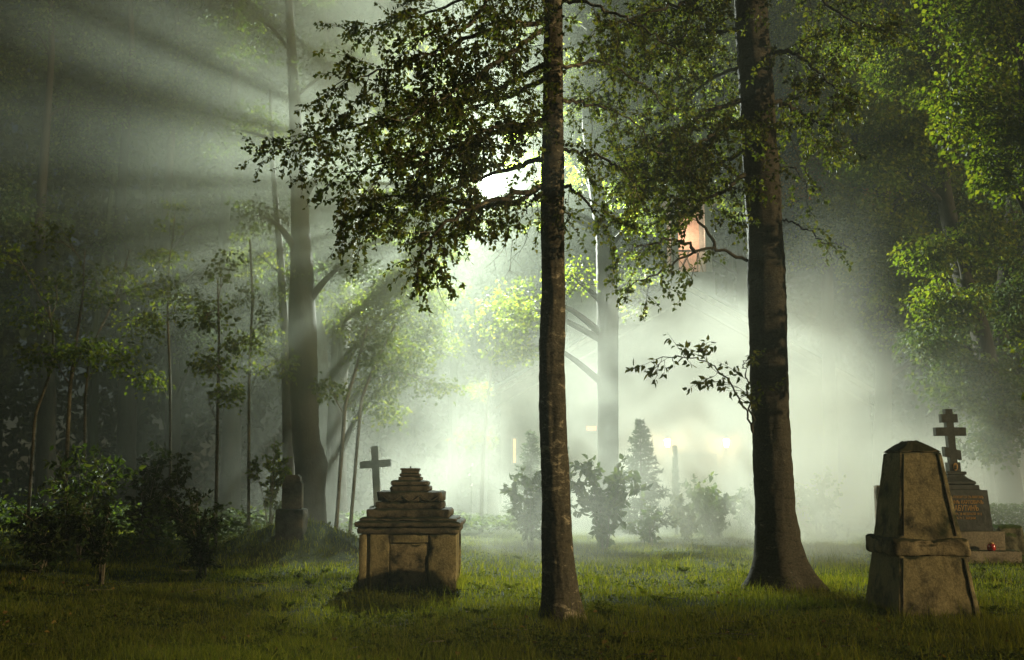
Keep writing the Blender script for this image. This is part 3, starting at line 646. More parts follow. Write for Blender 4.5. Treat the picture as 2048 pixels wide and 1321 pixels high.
bl_(D1, [
    [(1085, 372, 13.1), (1045, 396, 12.9), (965, 412, 12.7), (830, 395, 12.6), (705, 400, 12.4)],
    [(1088, 130, 13.1), (960, 190, 13.4), (780, 235, 13.7), (640, 268, 13.9), (560, 300, 14.0)],
    [(1090, 40, 13.1), (950, 70, 12.6), (800, 130, 12.2), (672, 170, 12.0)],
    [(1090, -80, 13.1), (960, -20, 13.8), (840, 30, 14.2), (735, 60, 14.5)],
    [(1086, 375, 13.1), (1000, 400, 12.4), (900, 440, 12.0), (850, 500, 11.9), (835, 540, 11.9)],
    [(1087, 240, 13.1), (960, 280, 12.3), (820, 315, 11.9), (690, 345, 11.7)],
    [(1086, 320, 13.1), (980, 350, 13.9), (850, 410, 14.4), (730, 465, 14.6)],
    [(1088, 160, 13.1), (1000, 200, 14.3), (880, 240, 14.9), (760, 290, 15.3)],
    [(1088, 60, 13.1), (1000, 120, 11.9), (900, 190, 11.5), (790, 240, 11.2)],
    [(1088, -150, 13.1), (1000, -40, 12.0), (920, 60, 11.7), (830, 70, 11.5)],
    [(1088, 250, 13.1), (1030, 250, 12.4), (960, 270, 12.0), (890, 330, 11.8)],
], 0.035, S1, side_gap=0.125, side_len=0.8, start=0.14, leaves_per=15, side_twigs=5)
bl_(D1, [
    [(1122, 300, 13.1), (1180, 310, 12.9), (1240, 340, 12.7), (1285, 380, 12.6)],
    [(1122, 130, 13.1), (1200, 130, 13.3), (1290, 170, 13.5), (1350, 240, 13.7)],
    [(1124, 370, 13.1), (1150, 385, 12.9), (1185, 420, 12.8), (1195, 450, 12.8)],
    [(1122, 0, 13.1), (1200, 10, 12.6), (1290, 60, 12.3), (1370, 110, 12.2)],
    [(1122, 200, 13.1), (1180, 210, 13.9), (1260, 240, 14.4), (1320, 310, 14.7)],
    [(1086, 385, 13.1), (1075, 395, 12.8), (1060, 410, 12.7), (1045, 430, 12.7)],
], 0.026, S1, side_gap=0.17, side_len=0.6, start=0.22, leaves_per=14, side_twigs=3)
bl_(D1, [[(1110, -300 - 130 * i, 13.1), (1110 + s * 160, -330 - 130 * i, 13.1 + e), (1110 + s * 380, -260 - 130 * i, 13.1 + 2 * e)] for i, (s, e) in enumerate([(1, 0.6), (-1, -0.5), (0.6, -1.2), (-0.7, 1.2), (0.4, 0.8)])],
    0.03, 0.09, side_gap=0.4, side_len=0.9, start=0.25, leaves_per=12, side_twigs=3, fine=False)
# bare hanging twigs under the canopy
for (a, b, d) in ((965, 455, 12.6), (1015, 470, 12.8), (1025, 480, 12.7), (862, 540, 12.1), (1060, 455, 12.9)):
    c = [W(a, b, d)]; dd = np.array([0.05 * rng.normal(), 0, -1.0])
    for s in range(7): dd = unit(dd + rng.normal(size=3) * np.array([0.3, 0.2, 0.1])); c.append(c[-1] + dd * 0.075)
    tube(tb, c, np.linspace(0.004, 0.0015, len(c)), 4)
    for s in range(3):
        i = rng.integers(2, 7); e = c[i] + np.array([rng.normal() * 0.08, 0, -0.12]); tube(tb, [c[i], (c[i] + e) / 2 + rng.normal(size=3) * 0.01, e], 0.0016, 4)
finish_tree(t1, tb, lb, 'birch_bark', 'birch_leaf')

# -- thick old birch on the right
rng = np.random.default_rng(12)
D2 = 16.5; g0 = G(1560, D2)
t2 = thing('birch_tree', 'thick dark old birch with flared roots leaning left, right of centre', 'tree', tuple(g0), 'birches on the lawn')
tb, lb = MB(), MB()
px_pts = [(1560, 1162, 46), (1557, 1100, 41), (1550, 1020, 38), (1545, 920, 38.5), (1540, 800, 38), (1536, 640, 38.5), (1531, 500, 36), (1523, 350, 35), (1514, 200, 34.5), (1503, 60, 34), (1498, -60, 33), (1488, -300, 28), (1470, -700, 18)]
pts = [W(a, b, D2) for a, b, _ in px_pts]; pts[0] = g0; rad = [r * D2 / FPX for _, _, r in px_pts]
trunk_tube(tb, np.array(pts), rad, 64, 0.075, 0.95, 0.75, 5, 2.3, 0.2)
S2 = 0.066
bl_(D2, [
    [(1495, 522, 17.0), (1440, 500, 16.7), (1390, 503, 16.6), (1340, 530, 16.5), (1285, 560, 16.4), (1255, 575, 16.4)],
    [(1430, 500, 16.7), (1415, 465, 16.8), (1380, 430, 16.9), (1310, 425, 17.0), (1225, 450, 17.1)],
    [(1390, 503, 16.6), (1350, 478, 16.3), (1300, 490, 16.0), (1250, 505, 15.9)],
], 0.028, S2, side_gap=0.22, side_len=0.55, start=0.3, leaves_per=11, side_twigs=3)
bl_(D2, [
    [(1485, 200, 17.0), (1400, 230, 16.4), (1320, 290, 16.0), (1235, 370, 15.8)],
    [(1485, 60, 17.0), (1380, 70, 17.6), (1270, 120, 18.0), (1170, 200, 18.3)],
    [(1490, 300, 17.0), (1430, 330, 17.6), (1350, 350, 18.0), (1260, 330, 18.2)],
    [(1480, -50, 17.0), (1380, 0, 16.2), (1290, 30, 15.8), (1190, 60, 15.6)],
    [(1485, 130, 17.0), (1420, 160, 18.2), (1350, 220, 18.8), (1290, 290, 19.0)],
    [(1490, 350, 17.0), (1450, 380, 16.4), (1400, 400, 16.2), (1340, 395, 16.1)],
    [(1488, 250, 17.0), (1440, 260, 15.8), (1400, 290, 15.3), (1350, 350, 15.1)],
    [(1535, 100, 17.1), (1590, 110, 16.6), (1640, 150, 16.4), (1690, 200, 16.3)],
    [(1540, 200, 17.1), (1590, 220, 17.6), (1640, 250, 18.0), (1665, 300, 18.2)],
    [(1545, -50, 17.1), (1620, -20, 16.8), (1700, 40, 16.7), (1770, 70, 16.6)],
    [(1480, -150, 17.1), (1420, -60, 16.8), (1370, 60, 16.6), (1350, 150, 16.6)],
], 0.04, S2, side_gap=0.13, side_len=0.95, start=0.12, leaves_per=17, side_twigs=5)
bl_(D2, [[(1566, 440, 17.1), (1600, 450, 16.8), (1640, 480, 16.7), (1670, 495, 16.7)], [(1560, 330, 17.1), (1590, 340, 17.2), (1610, 370, 17.2), (1615, 410, 17.2)]], 0.014, S2, side_gap=0.3, side_len=0.4, start=0.4, leaves_per=8, side_twigs=2)
bl_(D2, [
    [(1506, 866, 16.8), (1480, 800, 16.6), (1440, 745, 16.5), (1390, 715, 16.4), (1315, 718, 16.4)],
    [(1506, 866, 16.8), (1500, 800, 16.5), (1490, 750, 16.4), (1488, 722, 16.4)],
], 0.016, 0.105, side_gap=0.2, side_len=0.42, start=0.28, leaves_per=7, side_twigs=2, droop=0.15, wr=0.5)
bl_(D2, [[(1490, -300 - 100 * i, 17.1), (1490 + s * 160, -320 - 100 * i, 17.1 + e), (1490 + s * 330, -250 - 100 * i, 17.1 + 2 * e)] for i, (s, e) in enumerate([(1, 0.8), (-1, -0.6), (0.6, -1.3), (-0.6, 1.3)])],
    0.03, 0.1, side_gap=0.45, side_len=1.0, start=0.25, leaves_per=12, side_twigs=3, fine=False)
finish_tree(t2, tb, lb, 'old_birch_bark', 'birch_leaf')

# -- background trees: trunk + boughs that carry layered sprays of leaves
def spray(lb, c, r, n, size, rng, flat=0.35, droop=0.25, wr=0.8):
    th = rng.random(n) * 2 * np.pi; rr = r * np.sqrt(rng.random(n)); P = np.stack([np.cos(th) * rr, np.sin(th) * rr, rng.normal(size=n) * r * flat - droop * rr], 1)
    D = np.stack([np.cos(th), np.sin(th), -0.5 - 0.4 * rng.random(n)], 1) + rng.normal(size=(n, 3)) * 0.4
    P = P + c; k_ = far_from_beam(P, 0.14)
    leaves(lb, P[k_], D[k_], size * (0.6 + 0.7 * rng.random(k_.sum())), wr, False, rng)
def forest_tree(name, label, cat, trunk, blobs, bark, leaf, size, seed, group=None, flare=0.5, leaf_n=34, sprays=1.0, rough=0.05, boughs=()):
    """trunk: list (px,py,d,radius_px); blobs: (px,py,d,rx,rz,count of sprays)"""
    size *= 0.66; leaf_n = int(leaf_n * 1.9)
    rng = np.random.default_rng(seed); tb, lb = MB(), MB()
    d0 = trunk[0][2]; g0 = G(trunk[0][0], d0)
    t = thing(name, label, cat, tuple(g0), group)
    pts = [W(a, b, d) for a, b, d, _ in trunk]; pts[0] = g0; rad = [r * d / FPX for _, _, d, r in trunk]
    c = trunk_tube(tb, np.array(pts), rad, 18 if rad[0] > 0.1 else 8, rough, flare, 0.6, 5, seed * 1.7)
    rc = np.interp(np.linspace(0, 1, len(c)), np.linspace(0, 1, len(rad)), rad)
    for (px, py, d, rx, rz, n) in blobs:
        ctr = W(px, py, d)
        j = int(np.argmin(np.linalg.norm(c - (ctr - np.array([0, 0, 0.25 * np.linalg.norm(ctr - c[-1]) * 0.3])), axis=1))); a = c[max(2, j - 6)]
        mid = 0.5 * (a + ctr) + np.array([0, 0, 0.12 * np.linalg.norm(ctr - a)]) + rng.normal(size=3) * 0.1
        b = spline([a, mid, ctr], 10); r_ = max(0.012, 0.38 * rc[max(2, j - 6)]); tube(tb, b, np.linspace(r_, 0.012, 10), 6)
        n = int(n * sprays)
        for q in range(n):
            v = unit(rng.normal(size=3)) * rng.random() ** 0.45; p = ctr + v * np.array([rx, rx, rz])
            s0 = b[rng.integers(4, 10)]; m_ = 0.5 * (s0 + p) + np.array([0, 0, 0.1 * rx])
            if q % 2 == 0: tube(tb, [s0, m_, p], [0.012, 0.009, 0.004], 4)
            spray(lb, p, (0.28 + 0.3 * rng.random()) * (0.6 + 0.35 * min(rx, 1.8)), leaf_n, size, rng)
    for (ctrl, thick, n) in boughs:                      # dense flat boughs: control points (px,py,d)
        b = spline([W(*q) for q in ctrl], 16); tube(tb, b, np.linspace(0.07, 0.015, 16), 6)
        for q in range(n):
            i = 3 + 12.9 * rng.random(); p = b[int(i)] + (b[min(15, int(i) + 1)] - b[int(i)]) * (i % 1) + rng.normal(size=3) * np.array([0.22, 0.22, thick])
            spray(lb, p, 0.2 + 0.2 * rng.random(), leaf_n, size, rng, 0.15, 0.1)
    finish_tree(t, tb, lb, bark, leaf); return t

TR = []
# pale forked tree in the fog
forest_tree('lime_tree', 'pale forked tree in bright fog between the two birches', 'tree',
    [(1217, 1066, 33, 26), (1216, 900, 33, 21), (1216, 700, 33, 21), (1215, 600, 33, 23), (1210, 480, 33, 18), (1195, 400, 33, 15), (1175, 250, 33, 12), (1180, 60, 33, 8)],
    [(1135, 545, 32.5, 0.7, 0.5, 5), (1060, 600, 32.2, 1.2, 0.9, 14), (1030, 690, 32.2, 0.9, 0.5, 10), (1000, 620, 33.5, 1.0, 0.7, 12), (1004, 434, 32.4, 0.5, 0.2, 16), (1062, 424, 33, 0.75, 0.22, 24), (1265, 560, 33, 0.7, 1.1, 10), (1280, 440, 33, 1.0, 0.8, 12), (1340, 300, 33, 1.6, 1.2, 22), (1440, 230, 34, 1.6, 1.3, 20), (1260, 200, 33, 1.6, 1.3, 22), (1160, 140, 33, 1.5, 1.2, 16), (1400, 90, 33, 1.7, 1.3, 22), (1300, -60, 33, 2.2, 1.5, 22)],
    'dark_bark', 'maple_leaf', 0.17, 21, leaf_n=36, boughs=[  # clumps and boughs near the lamp are added to block its light
     ([(1195, 400, 33), (1150, 330, 34.5), (1100, 300, 36), (1030, 318, 37.2)], 0.16, 44),
     ([(1180, 300, 33), (1150, 240, 35), (1100, 215, 36.4), (1020, 275, 37.4)], 0.16, 44),
     ([(1180, 200, 33), (1140, 130, 35.4), (1080, 120, 36.6), (1005, 230, 37.5)], 0.16, 40),
     ([(1200, 420, 33), (1240, 380, 34.5), (1180, 360, 36), (1080, 350, 37.2)], 0.14, 44),
     ([(1200, 300, 33), (1330, 330, 33.4), (1420, 350, 33.6), (1490, 400, 33.8)], 0.3, 40),
     ([(1190, 200, 33), (1300, 230, 32.4), (1400, 250, 32.2), (1480, 290, 32.0)], 0.35, 44),
     ([(1185, 100, 33), (1290, 90, 33), (1390, 120, 33.5), (1500, 160, 34)], 0.35, 44),
     ([(1180, 60, 33), (1120, 20, 33.5), (1080, 40, 34.5), (1030, 100, 35.5)], 0.3, 36)])
# tree with curved upper limbs beside the lamp; boughs added to cut the beam into rays
forest_tree('elm_tree', 'grey hazy tree with curving upper limbs behind the birch leaves, left of the floodlight', 'tree',
    [(672, 1070, 33, 24), (672, 900, 33, 20), (680, 700, 33.5, 18), (700, 450, 34.5, 15), (722, 250, 35, 12), (745, 90, 35.5, 10), (770, -40, 35.5, 8), (775, -250, 35, 5)],
    [(790, 620, 31.5, 1.3, 1.0, 22), (700, 620, 32, 0.9, 1.2, 14), (850, 690, 31.5, 1.1, 0.9, 20), (760, 780, 31, 1.2, 0.8, 18), (880, 590, 32, 0.9, 0.8, 12),
     (760, 110, 35, 1.2, 0.8, 14), (860, 60, 35.5, 1.0, 0.7, 12), (700, 90, 35, 0.7, 0.5, 5), (850, 540, 34.5, 0.6, 0.4, 6)],
    'dark_bark', 'maple_leaf', 0.15, 22, leaf_n=40, boughs=[
     ([(700, 412, 33.2), (790, 394, 32.4), (860, 385, 32.0), (915, 379, 31.8)], 0.08, 90),
     ([(722, 175, 33.6), (800, 240, 32.4), (860, 282, 32.0), (920, 322, 31.8)], 0.14, 90),
     ([(708, 296, 33.4), (790, 320, 32.2), (860, 341, 31.9), (900, 352, 31.7)], 0.02, 14),
     ([(720, 496, 33.2), (790, 468, 32.3), (850, 435, 31.9), (915, 405, 31.7)], 0.05, 36),
     ([(690, 640, 32.8), (780, 575, 32.2), (850, 500, 31.9), (920, 440, 31.7)], 0.16, 100),
     ([(745, 60, 34.0), (830, 80, 32.8), (890, 190, 32.0), (940, 280, 31.8)], 0.1, 34),
     ([(705, 255, 33.6), (790, 285, 32.4), (860, 315, 32.0), (920, 341, 31.8)], 0.02, 9),
     ([(700, 368, 33.2), (790, 368, 32.4), (860, 369, 32.0), (915, 370, 31.8)], 0.02, 8),
     ([(712, 455, 33.2), (790, 431, 32.4), (860, 409, 32.0), (915, 392, 31.8)], 0.02, 8),
     ([(710, 240, 33.4), (790, 200, 32.6), (860, 250, 32.0), (930, 300, 31.8)], 0.5, 26),
     ([(710, 350, 33.4), (790, 420, 32.6), (860, 440, 32.0), (930, 430, 31.8)], 0.5, 22)])
# dark trunk with a burl behind the tomb
forest_tree('linden_tree', 'dark massive trunk with a burl rising from the mound left of the tomb', 'tree',
    [(622, 1070, 29, 32), (620, 980, 29, 30), (623, 925, 29, 33), (612, 880, 29, 28), (607, 760, 29, 28), (604, 620, 29, 28), (602, 480, 29, 20), (596, 330, 29, 15), (586, 150, 29, 11), (575, -50, 29, 7), (570, -200, 29, 3)],
    [(700, 520, 28.6, 0.9, 0.5, 10), (520, 430, 28.5, 1.0, 0.5, 10), (690, 330, 29, 1.1, 0.6, 9), (480, 260, 29, 1.3, 0.7, 10), (660, 130, 29, 1.3, 0.8, 10), (500, 60, 29, 1.5, 0.9, 12), (620, -100, 29, 2.0, 1.2, 14)],
    'dark_bark', 'dark_leaf', 0.13, 23, flare=0.25)
forest_tree('linden_tree', 'slimmer dark trunk just left of the burled trunk on the mound', 'tree',
    [(579, 1060, 30, 14), (577, 900, 30, 12), (572, 700, 30, 10), (560, 500, 30, 7), (545, 330, 30, 5), (540, 180, 30, 2.5)],
    [(520, 690, 29.6, 0.7, 0.6, 8), (600, 560, 29.5, 0.8, 0.5, 8), (500, 500, 30, 0.9, 0.6, 8), (560, 260, 30, 1.1, 0.7, 9)], 'dark_bark', 'maple_leaf', 0.13, 24)
# left understorey: saplings with lit leaves
sap = [
    ('crooked thin sapling at the far left edge of the wood', [(58, 900, 23, 3.5), (70, 830, 23, 3.2), (100, 750, 23, 3), (108, 680, 23, 2.5), (95, 600, 23, 2)], [(70, 620, 23, 0.6, 0.5, 5), (40, 520, 23, 0.5, 0.5, 3), (110, 560, 23, 0.4, 0.4, 3)]),
    ('pale straight sapling, right neighbour of the crooked one', [(130, 870, 22, 4.5), (140, 780, 22, 4), (147, 720, 22, 3.5), (165, 600, 22, 2.5), (170, 500, 22, 1)], [(110, 705, 21.6, 0.5, 0.12, 5), (165, 690, 21.6, 0.45, 0.15, 5), (190, 560, 22, 0.6, 0.5, 5), (120, 480, 22, 0.5, 0.4, 3)]),
    ('leaning sapling with wide leafy sprays third from the left', [(172, 890, 25, 3.5), (170, 800, 25, 3), (180, 700, 25, 2.6), (230, 600, 25, 2), (260, 500, 25, 1.5)], [(235, 710, 25, 0.6, 0.35, 6), (285, 640, 25, 0.7, 0.35, 6), (250, 560, 25, 0.6, 0.5, 4), (320, 570, 25, 0.5, 0.3, 3)]),
    ('slim sapling with a broad low spray before the dark bushes', [(345, 900, 26, 3.2), (340, 760, 26, 3), (335, 620, 26, 2.2), (340, 500, 26, 1)], [(295, 750, 26, 0.6, 0.25, 5), (380, 590, 26, 0.6, 0.5, 5), (320, 500, 26, 0.5, 0.5, 4), (350, 430, 26, 0.4, 0.4, 2)]),
    ('tall slim sapling with a bright crown left of the gravestone', [(434, 930, 22.5, 3.6), (436, 800, 22.5, 3.3), (438, 660, 22.5, 2.4), (435, 560, 22.5, 1)], [(410, 735, 22.3, 0.45, 0.25, 5), (455, 785, 22.2, 0.3, 0.15, 4), (470, 690, 22.5, 0.4, 0.3, 4), (430, 620, 22.5, 0.55, 0.4, 4), (460, 540, 22.5, 0.5, 0.4, 3)]),
    ('sapling with scattered leaves midway to the burled trunk', [(500, 910, 27, 3.4), (498, 760, 27, 3), (505, 600, 27, 2.5), (500, 480, 27, 2)], [(540, 730, 26.6, 0.45, 0.4, 4), (490, 590, 27, 0.5, 0.4, 3), (545, 640, 27, 0.4, 0.4, 3)]),
    ('twin leaning pale sapling right of the burled trunk', [(672, 880, 27.5, 4), (690, 810, 27.5, 3.6), (710, 745, 27.5, 3.2), (735, 650, 27.5, 2)], [(735, 690, 27.5, 0.7, 0.5, 8), (655, 775, 27, 0.25, 0.25, 4)]),
    ('pale sapling bending right above the leaning cross', [(700, 900, 28.5, 3.6), (722, 800, 28.5, 3.2), (745, 740, 28.5, 2.8), (790, 650, 28.5, 2)], [(800, 715, 28.5, 0.8, 0.5, 9), (860, 770, 28.3, 0.7, 0.2, 6)]),
    ('fog-pale sapling with one lit leafy spray beyond the flower bed', [(962, 1030, 35, 4), (966, 920, 35, 3.5), (972, 840, 35, 3), (985, 700, 35, 2)], [(948, 868, 34.8, 0.6, 0.12, 6), (960, 780, 35, 0.5, 0.3, 4)]),
]
for i, (lb_, tr, bl2) in enumerate(sap):
    forest_tree('sapling', lb_, 'sapling', tr, bl2, 'sapling_bark', 'maple_leaf', 0.15, 40 + i, 'saplings at the edge of the left wood', 0.2, 26, 1.3)
# left wood: big trees behind
big = [(-60, 33, 24, 'huge dark tree at the left edge of the wood'), (90, 36, 17, 'dark tree behind the crooked sapling'), (250, 40, 18, 'dark tree behind the leaning sapling'), (342, 41, 15, 'straight dark trunk left of the tall slim sapling'), (460, 38, 18, 'shadowy tree behind the tall slim sapling'), (640, 44, 16, 'dim far tree behind the burled trunk')]
for i, (px, d, r, lb_) in enumerate(big):
    rg = np.random.default_rng(60 + i); f = 30.0 / d
    blobs = [(px + rg.normal() * 90 * f, 620 - 170 * k2 * f + rg.normal() * 30, d + rg.normal() * 1.2, 1.6 + 0.8 * rg.random(), 1.3, 14) for k2 in range(6)]
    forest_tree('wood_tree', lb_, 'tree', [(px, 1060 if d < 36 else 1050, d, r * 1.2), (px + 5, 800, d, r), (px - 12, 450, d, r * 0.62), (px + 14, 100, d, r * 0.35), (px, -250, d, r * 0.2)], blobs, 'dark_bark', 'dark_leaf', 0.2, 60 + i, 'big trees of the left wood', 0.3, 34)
# right-hand trees
forest_tree('maple_tree', 'leaning maple with bright green leaves at the right of the photo', 'tree',
    [(2030, 1080, 30, 26), (2005, 880, 30, 22), (1960, 660, 30, 20), (1920, 540, 30, 19), (1890, 400, 30, 16), (1872, 250, 30, 13), (1860, 80, 30, 9), (1850, -120, 30, 6)],
    [(1790, 260, 29, 1.0, 0.8, 16), (1760, 330, 29, 0.8, 0.7, 10), (1850, 300, 29.3, 1.0, 1.0, 16), (1870, 500, 28.8, 0.9, 0.5, 12), (1900, 600, 29, 1.0, 0.6, 12), (1800, 130, 30, 1.3, 1.0, 20), (1730, 60, 30, 1.3, 1.0, 16), (1940, 180, 30, 1.5, 1.2, 22), (1960, 480, 30, 1.2, 0.9, 16), (1900, 30, 30, 1.6, 1.2, 20), (1830, -100, 30, 2, 1.4, 20)],
    'dark_bark', 'bright_leaf', 0.19, 80, sprays=2.2, leaf_n=36)
forest_tree('maple_tree', 'second dark maple trunk right of the leaning maple', 'tree',
    [(1985, 1080, 32, 20), (1990, 880, 32, 17), (2005, 600, 32, 15), (2022, 430, 32, 12), (2040, 200, 32, 9), (2050, 0, 32, 6)],
    [(2020, 600, 31, 1.0, 1.0, 14), (1960, 720, 31.5, 1.3, 0.9, 14), (1920, 760, 28.6, 1.1, 0.7, 18), (2010, 800, 28.8, 1.0, 0.8, 18), (1975, 880, 28.8, 0.8, 0.6, 12), (1880, 680, 29, 1.1, 0.6, 14), (2040, 330, 31, 1.3, 1.1, 16), (2060, 480, 31, 1.2, 1.0, 14), (2000, 60, 32, 1.6, 1.3, 18)], 'dark_bark', 'dark_leaf', 0.19, 81, sprays=1.8)
forest_tree('maple_tree', 'dark maple at the right edge, drooping bright leaves in front of the rest', 'tree',
    [(2125, 1130, 20.5, 24), (2110, 900, 20.5, 21), (2085, 600, 20.5, 19), (2060, 300, 20.5, 17), (2044, 0, 20.5, 14), (2030, -300, 20.5, 9)],
    [(1965, 270, 19.6, 0.7, 0.6, 16), (1995, 345, 19.4, 0.55, 0.4, 12), (1930, 190, 19.8, 0.7, 0.5, 12), (2030, 250, 19.5, 0.8, 0.7, 12), (2230, 640, 18, 1.3, 1.0, 26), (2380, 560, 17.5, 1.4, 1.2, 28), (2300, 380, 18, 1.5, 1.2, 30), (2480, 300, 17.5, 1.5, 1.3, 28), (2200, 150, 18.5, 1.5, 1.2, 28), (2400, 60, 18, 1.6, 1.3, 28), (2280, -180, 18.5, 1.7, 1.4, 28), (2180, 760, 19, 0.8, 0.6, 12), (2300, 770, 17.8, 1.1, 0.7, 22), (2430, 740, 17.2, 1.1, 0.7, 22), (1960, 60, 20, 1.0, 0.8, 18), (1880, 20, 20, 0.9, 0.6, 12), (2050, 80, 20, 1.0, 0.8, 12), (1980, -120, 20.5, 1.4, 1.0, 16)], 'dark_bark', 'bright_leaf', 0.15, 82, leaf_n=34)  # crown right of the view is added to shade the left wood
forest_tree('shade_tree', 'unseen broad tree added beyond the right edge to shade the left wood', 'tree',  # added out of view to keep the sun off the left bushes
    [(2560, 1190, 16.5, 40), (2550, 900, 16.5, 36), (2540, 500, 16.5, 32), (2540, 100, 16.5, 22), (2530, -400, 16.5, 10)],
    [(2420, 420, 15.5, 1.3, 0.7, 30), (2560, 430, 14.6, 1.3, 0.7, 30), (2470, 400, 17.5, 1.4, 0.7, 30), (2640, 420, 17, 1.4, 0.7, 30), (2400, 230, 16, 1.6, 1.0, 30), (2600, 220, 15, 1.6, 1.0, 30), (2550, 200, 18, 1.6, 1.0, 30), (2480, 0, 16.5, 1.9, 1.2, 30)], 'dark_bark', 'dark_leaf', 0.24, 85)
forest_tree('hornbeam_tree', 'tree with layered drooping boughs above the smoke, left of the leaning maple', 'tree',
    [(1760, 1060, 37, 20), (1765, 850, 37, 17), (1770, 600, 37, 15), (1765, 300, 37, 12), (1760, 0, 37, 8)],
    [(1620, 480, 38, 1.2, 1.0, 16), (1660, 420, 38, 1.2, 0.8, 14), (1930, 700, 38, 1.6, 1.0, 18), (1980, 560, 38, 1.7, 1.2, 18), (1960, 380, 38, 1.7, 1.2, 18), (1850, 400, 38, 1.6, 1.2, 18), (1830, 250, 38, 1.6, 1.2, 18), (1800, 80, 38, 1.7, 1.3, 18), (1950, 230, 38, 1.7, 1.3, 18), (1930, 60, 38, 1.8, 1.3, 18), (1715, 430, 36, 1.1, 0.8, 18), (1720, 520, 36, 1.0, 0.7, 16), (1790, 470, 36, 1.2, 1.0, 18), (1790, 590, 36, 1.3, 0.9, 18), (1850, 660, 36, 1.4, 0.8, 16), (1700, 340, 37, 1.2, 0.8, 14), (1650, 130, 36, 1.5, 1.1, 22), (1690, 220, 35.5, 1.3, 0.8, 20), (1620, 40, 37, 1.6, 1.2, 20), (1750, 200, 37, 1.6, 1.3, 18), (1870, 540, 37, 1.4, 1.1, 14)], 'dark_bark', 'bright_leaf', 0.2, 83, sprays=2.2, leaf_n=38)
forest_tree('autumn_tree', 'tree with rust-brown leaves right behind the thick birch', 'tree',
    [(1660, 1055, 40, 16), (1660, 850, 40, 14), (1655, 600, 40, 12), (1650, 400, 40, 10), (1645, 200, 40, 7)],
    [(1630, 310, 39, 1.3, 0.7, 16), (1600, 360, 39, 1.0, 0.6, 10), (1690, 330, 39, 1.5, 0.9, 16), (1720, 380, 39.5, 1.3, 0.9, 12), (1610, 180, 40, 1.6, 1.2, 14)], 'dark_bark', 'brown_leaf', 0.2, 84, sprays=1.8)
far = [(1880, 45, 'dim tree far behind the hornbeam on the right'), (2060, 42, 'dim tree far behind the right edge maples'), (1480, 58, 'faint tree crown beyond the chapel roof')]
for i, (px, d, lb_) in enumerate(far):
    rg = np.random.default_rng(90 + i)
    blobs = [(px + rg.normal() * 80, 650 - 130 * k2 + rg.normal() * 20, d + rg.normal() * 1.2, 2.4, 1.6, 16) for k2 in range(6)]
    forest_tree('far_tree', lb_, 'tree', [(px, 1040, d, 14), (px + 5, 700, d, 11), (px, 300, d, 8), (px, 0, d, 5)], blobs, 'dark_bark', 'dark_leaf', 0.3, 90 + i, 'far trees behind the graveyard', 0.3, 34)

# ------------------------------------------------------------------ shrubs
def shrub(name, label, px, d, top_py, half_px, stems, size, leaf, seed, group=None, n_tw=60, per=9, wr=0.62, fine=True, low=0.25, droop=0.4):
    rng = np.random.default_rng(seed); g = G(px, d); H = W(px, top_py, d)[2] - g[2]; hw = half_px * d / FPX
    t = thing(name, label, 'shrub', tuple(g), group); sb, lb2 = MB(), MB(); tips = []
    for s in range(stems):
        a = rng.random() * 2 * np.pi; rr = hw * (0.25 + 0.65 * rng.random()); hh = H * (0.7 + 0.3 * rng.random()) * (1 - 0.25 * (rr / hw))
        e = np.array([math.cos(a) * rr, math.sin(a) * rr, hh]); b = np.array([math.cos(a) * 0.06 * rng.random(), math.sin(a) * 0.06, -0.05])
        c = spline([b, b * 0.4 + e * np.array([0.3, 0.3, 0.5]), e], 9); tube(sb, c, np.linspace(0.016, 0.005, 9), 5); tips.append(c)
    for q in range(n_tw):
        c = tips[rng.integers(len(tips))]; z = low + (1 - low) * rng.random() ** 0.8; p = c[min(8, int(z * 8.99))] + rng.normal(size=3) * 0.02
        d0 = unit(np.array([p[0], p[1], 0]) + rng.normal(size=3) * hw * 0.7 + np.array([0, 0, hw * 0.6])); L = hw * (0.25 + 0.35 * rng.random())
        m = 4; pts = [p]
        for k3 in range(m): d0 = unit(d0 + rng.normal(size=3) * 0.15 - np.array([0, 0, 0.06])); pts.append(pts[-1] + d0 * L / m)
        pts = np.array(pts); tube(sb, pts, np.linspace(0.006, 0.003, m + 1), 4)
        tt = rng.random(per) * m * 0.999; ii = tt.astype(int); P = pts[ii] + (pts[ii + 1] - pts[ii]) * (tt - ii)[:, None]
        D = unit((pts[ii + 1] - pts[ii])) * 0.3 + rng.normal(size=(per, 3)) * 0.7 - np.array([0, 0, droop])
        leaves(lb2, P, D, size * (0.6 + 0.6 * rng.random(per)), wr, fine, rng)
    sb.build('stems', M['sapling_bark'], t, True); lb2.build('foliage', M[leaf], t); return t
shrub('lilac_bush', 'tall large-leaved lilac bush in the lit fog just right of the slender birch', 1208, 25.5, 905, 76, 11, 0.2, 'bush_leaf', 101, 'lilac bushes', 100, 9)
shrub('lilac_bush', 'lilac bush partly hidden left of the slender birch trunk', 1062, 26.5, 925, 66, 9, 0.19, 'bush_leaf', 102, 'lilac bushes', 80, 9)
shrub('lilac_bush', 'low sparse lilac sprout between the tall lilac and the thuja', 1300, 27.5, 1010, 50, 6, 0.17, 'bush_leaf', 103, 'lilac bushes', 30, 7)
shrub('broad_bush', 'rounded fog-pale bush left of the thick birch trunk', 1425, 31, 950, 75, 12, 0.19, 'bush_leaf', 104, 'fogged bushes before the chapel', 110, 10, low=0.1)
shrub('broad_bush', 'small yellowish bush at the foot of the thuja', 1375, 30, 1000, 45, 8, 0.16, 'maple_leaf', 105, 'fogged bushes before the chapel', 50, 10, low=0.1)
shrub('broad_bush', 'faint pale bush directly left of the thick birch, half behind it', 1490, 33, 960, 45, 8, 0.18, 'bush_leaf', 106, 'fogged bushes before the chapel', 60, 9, low=0.1)
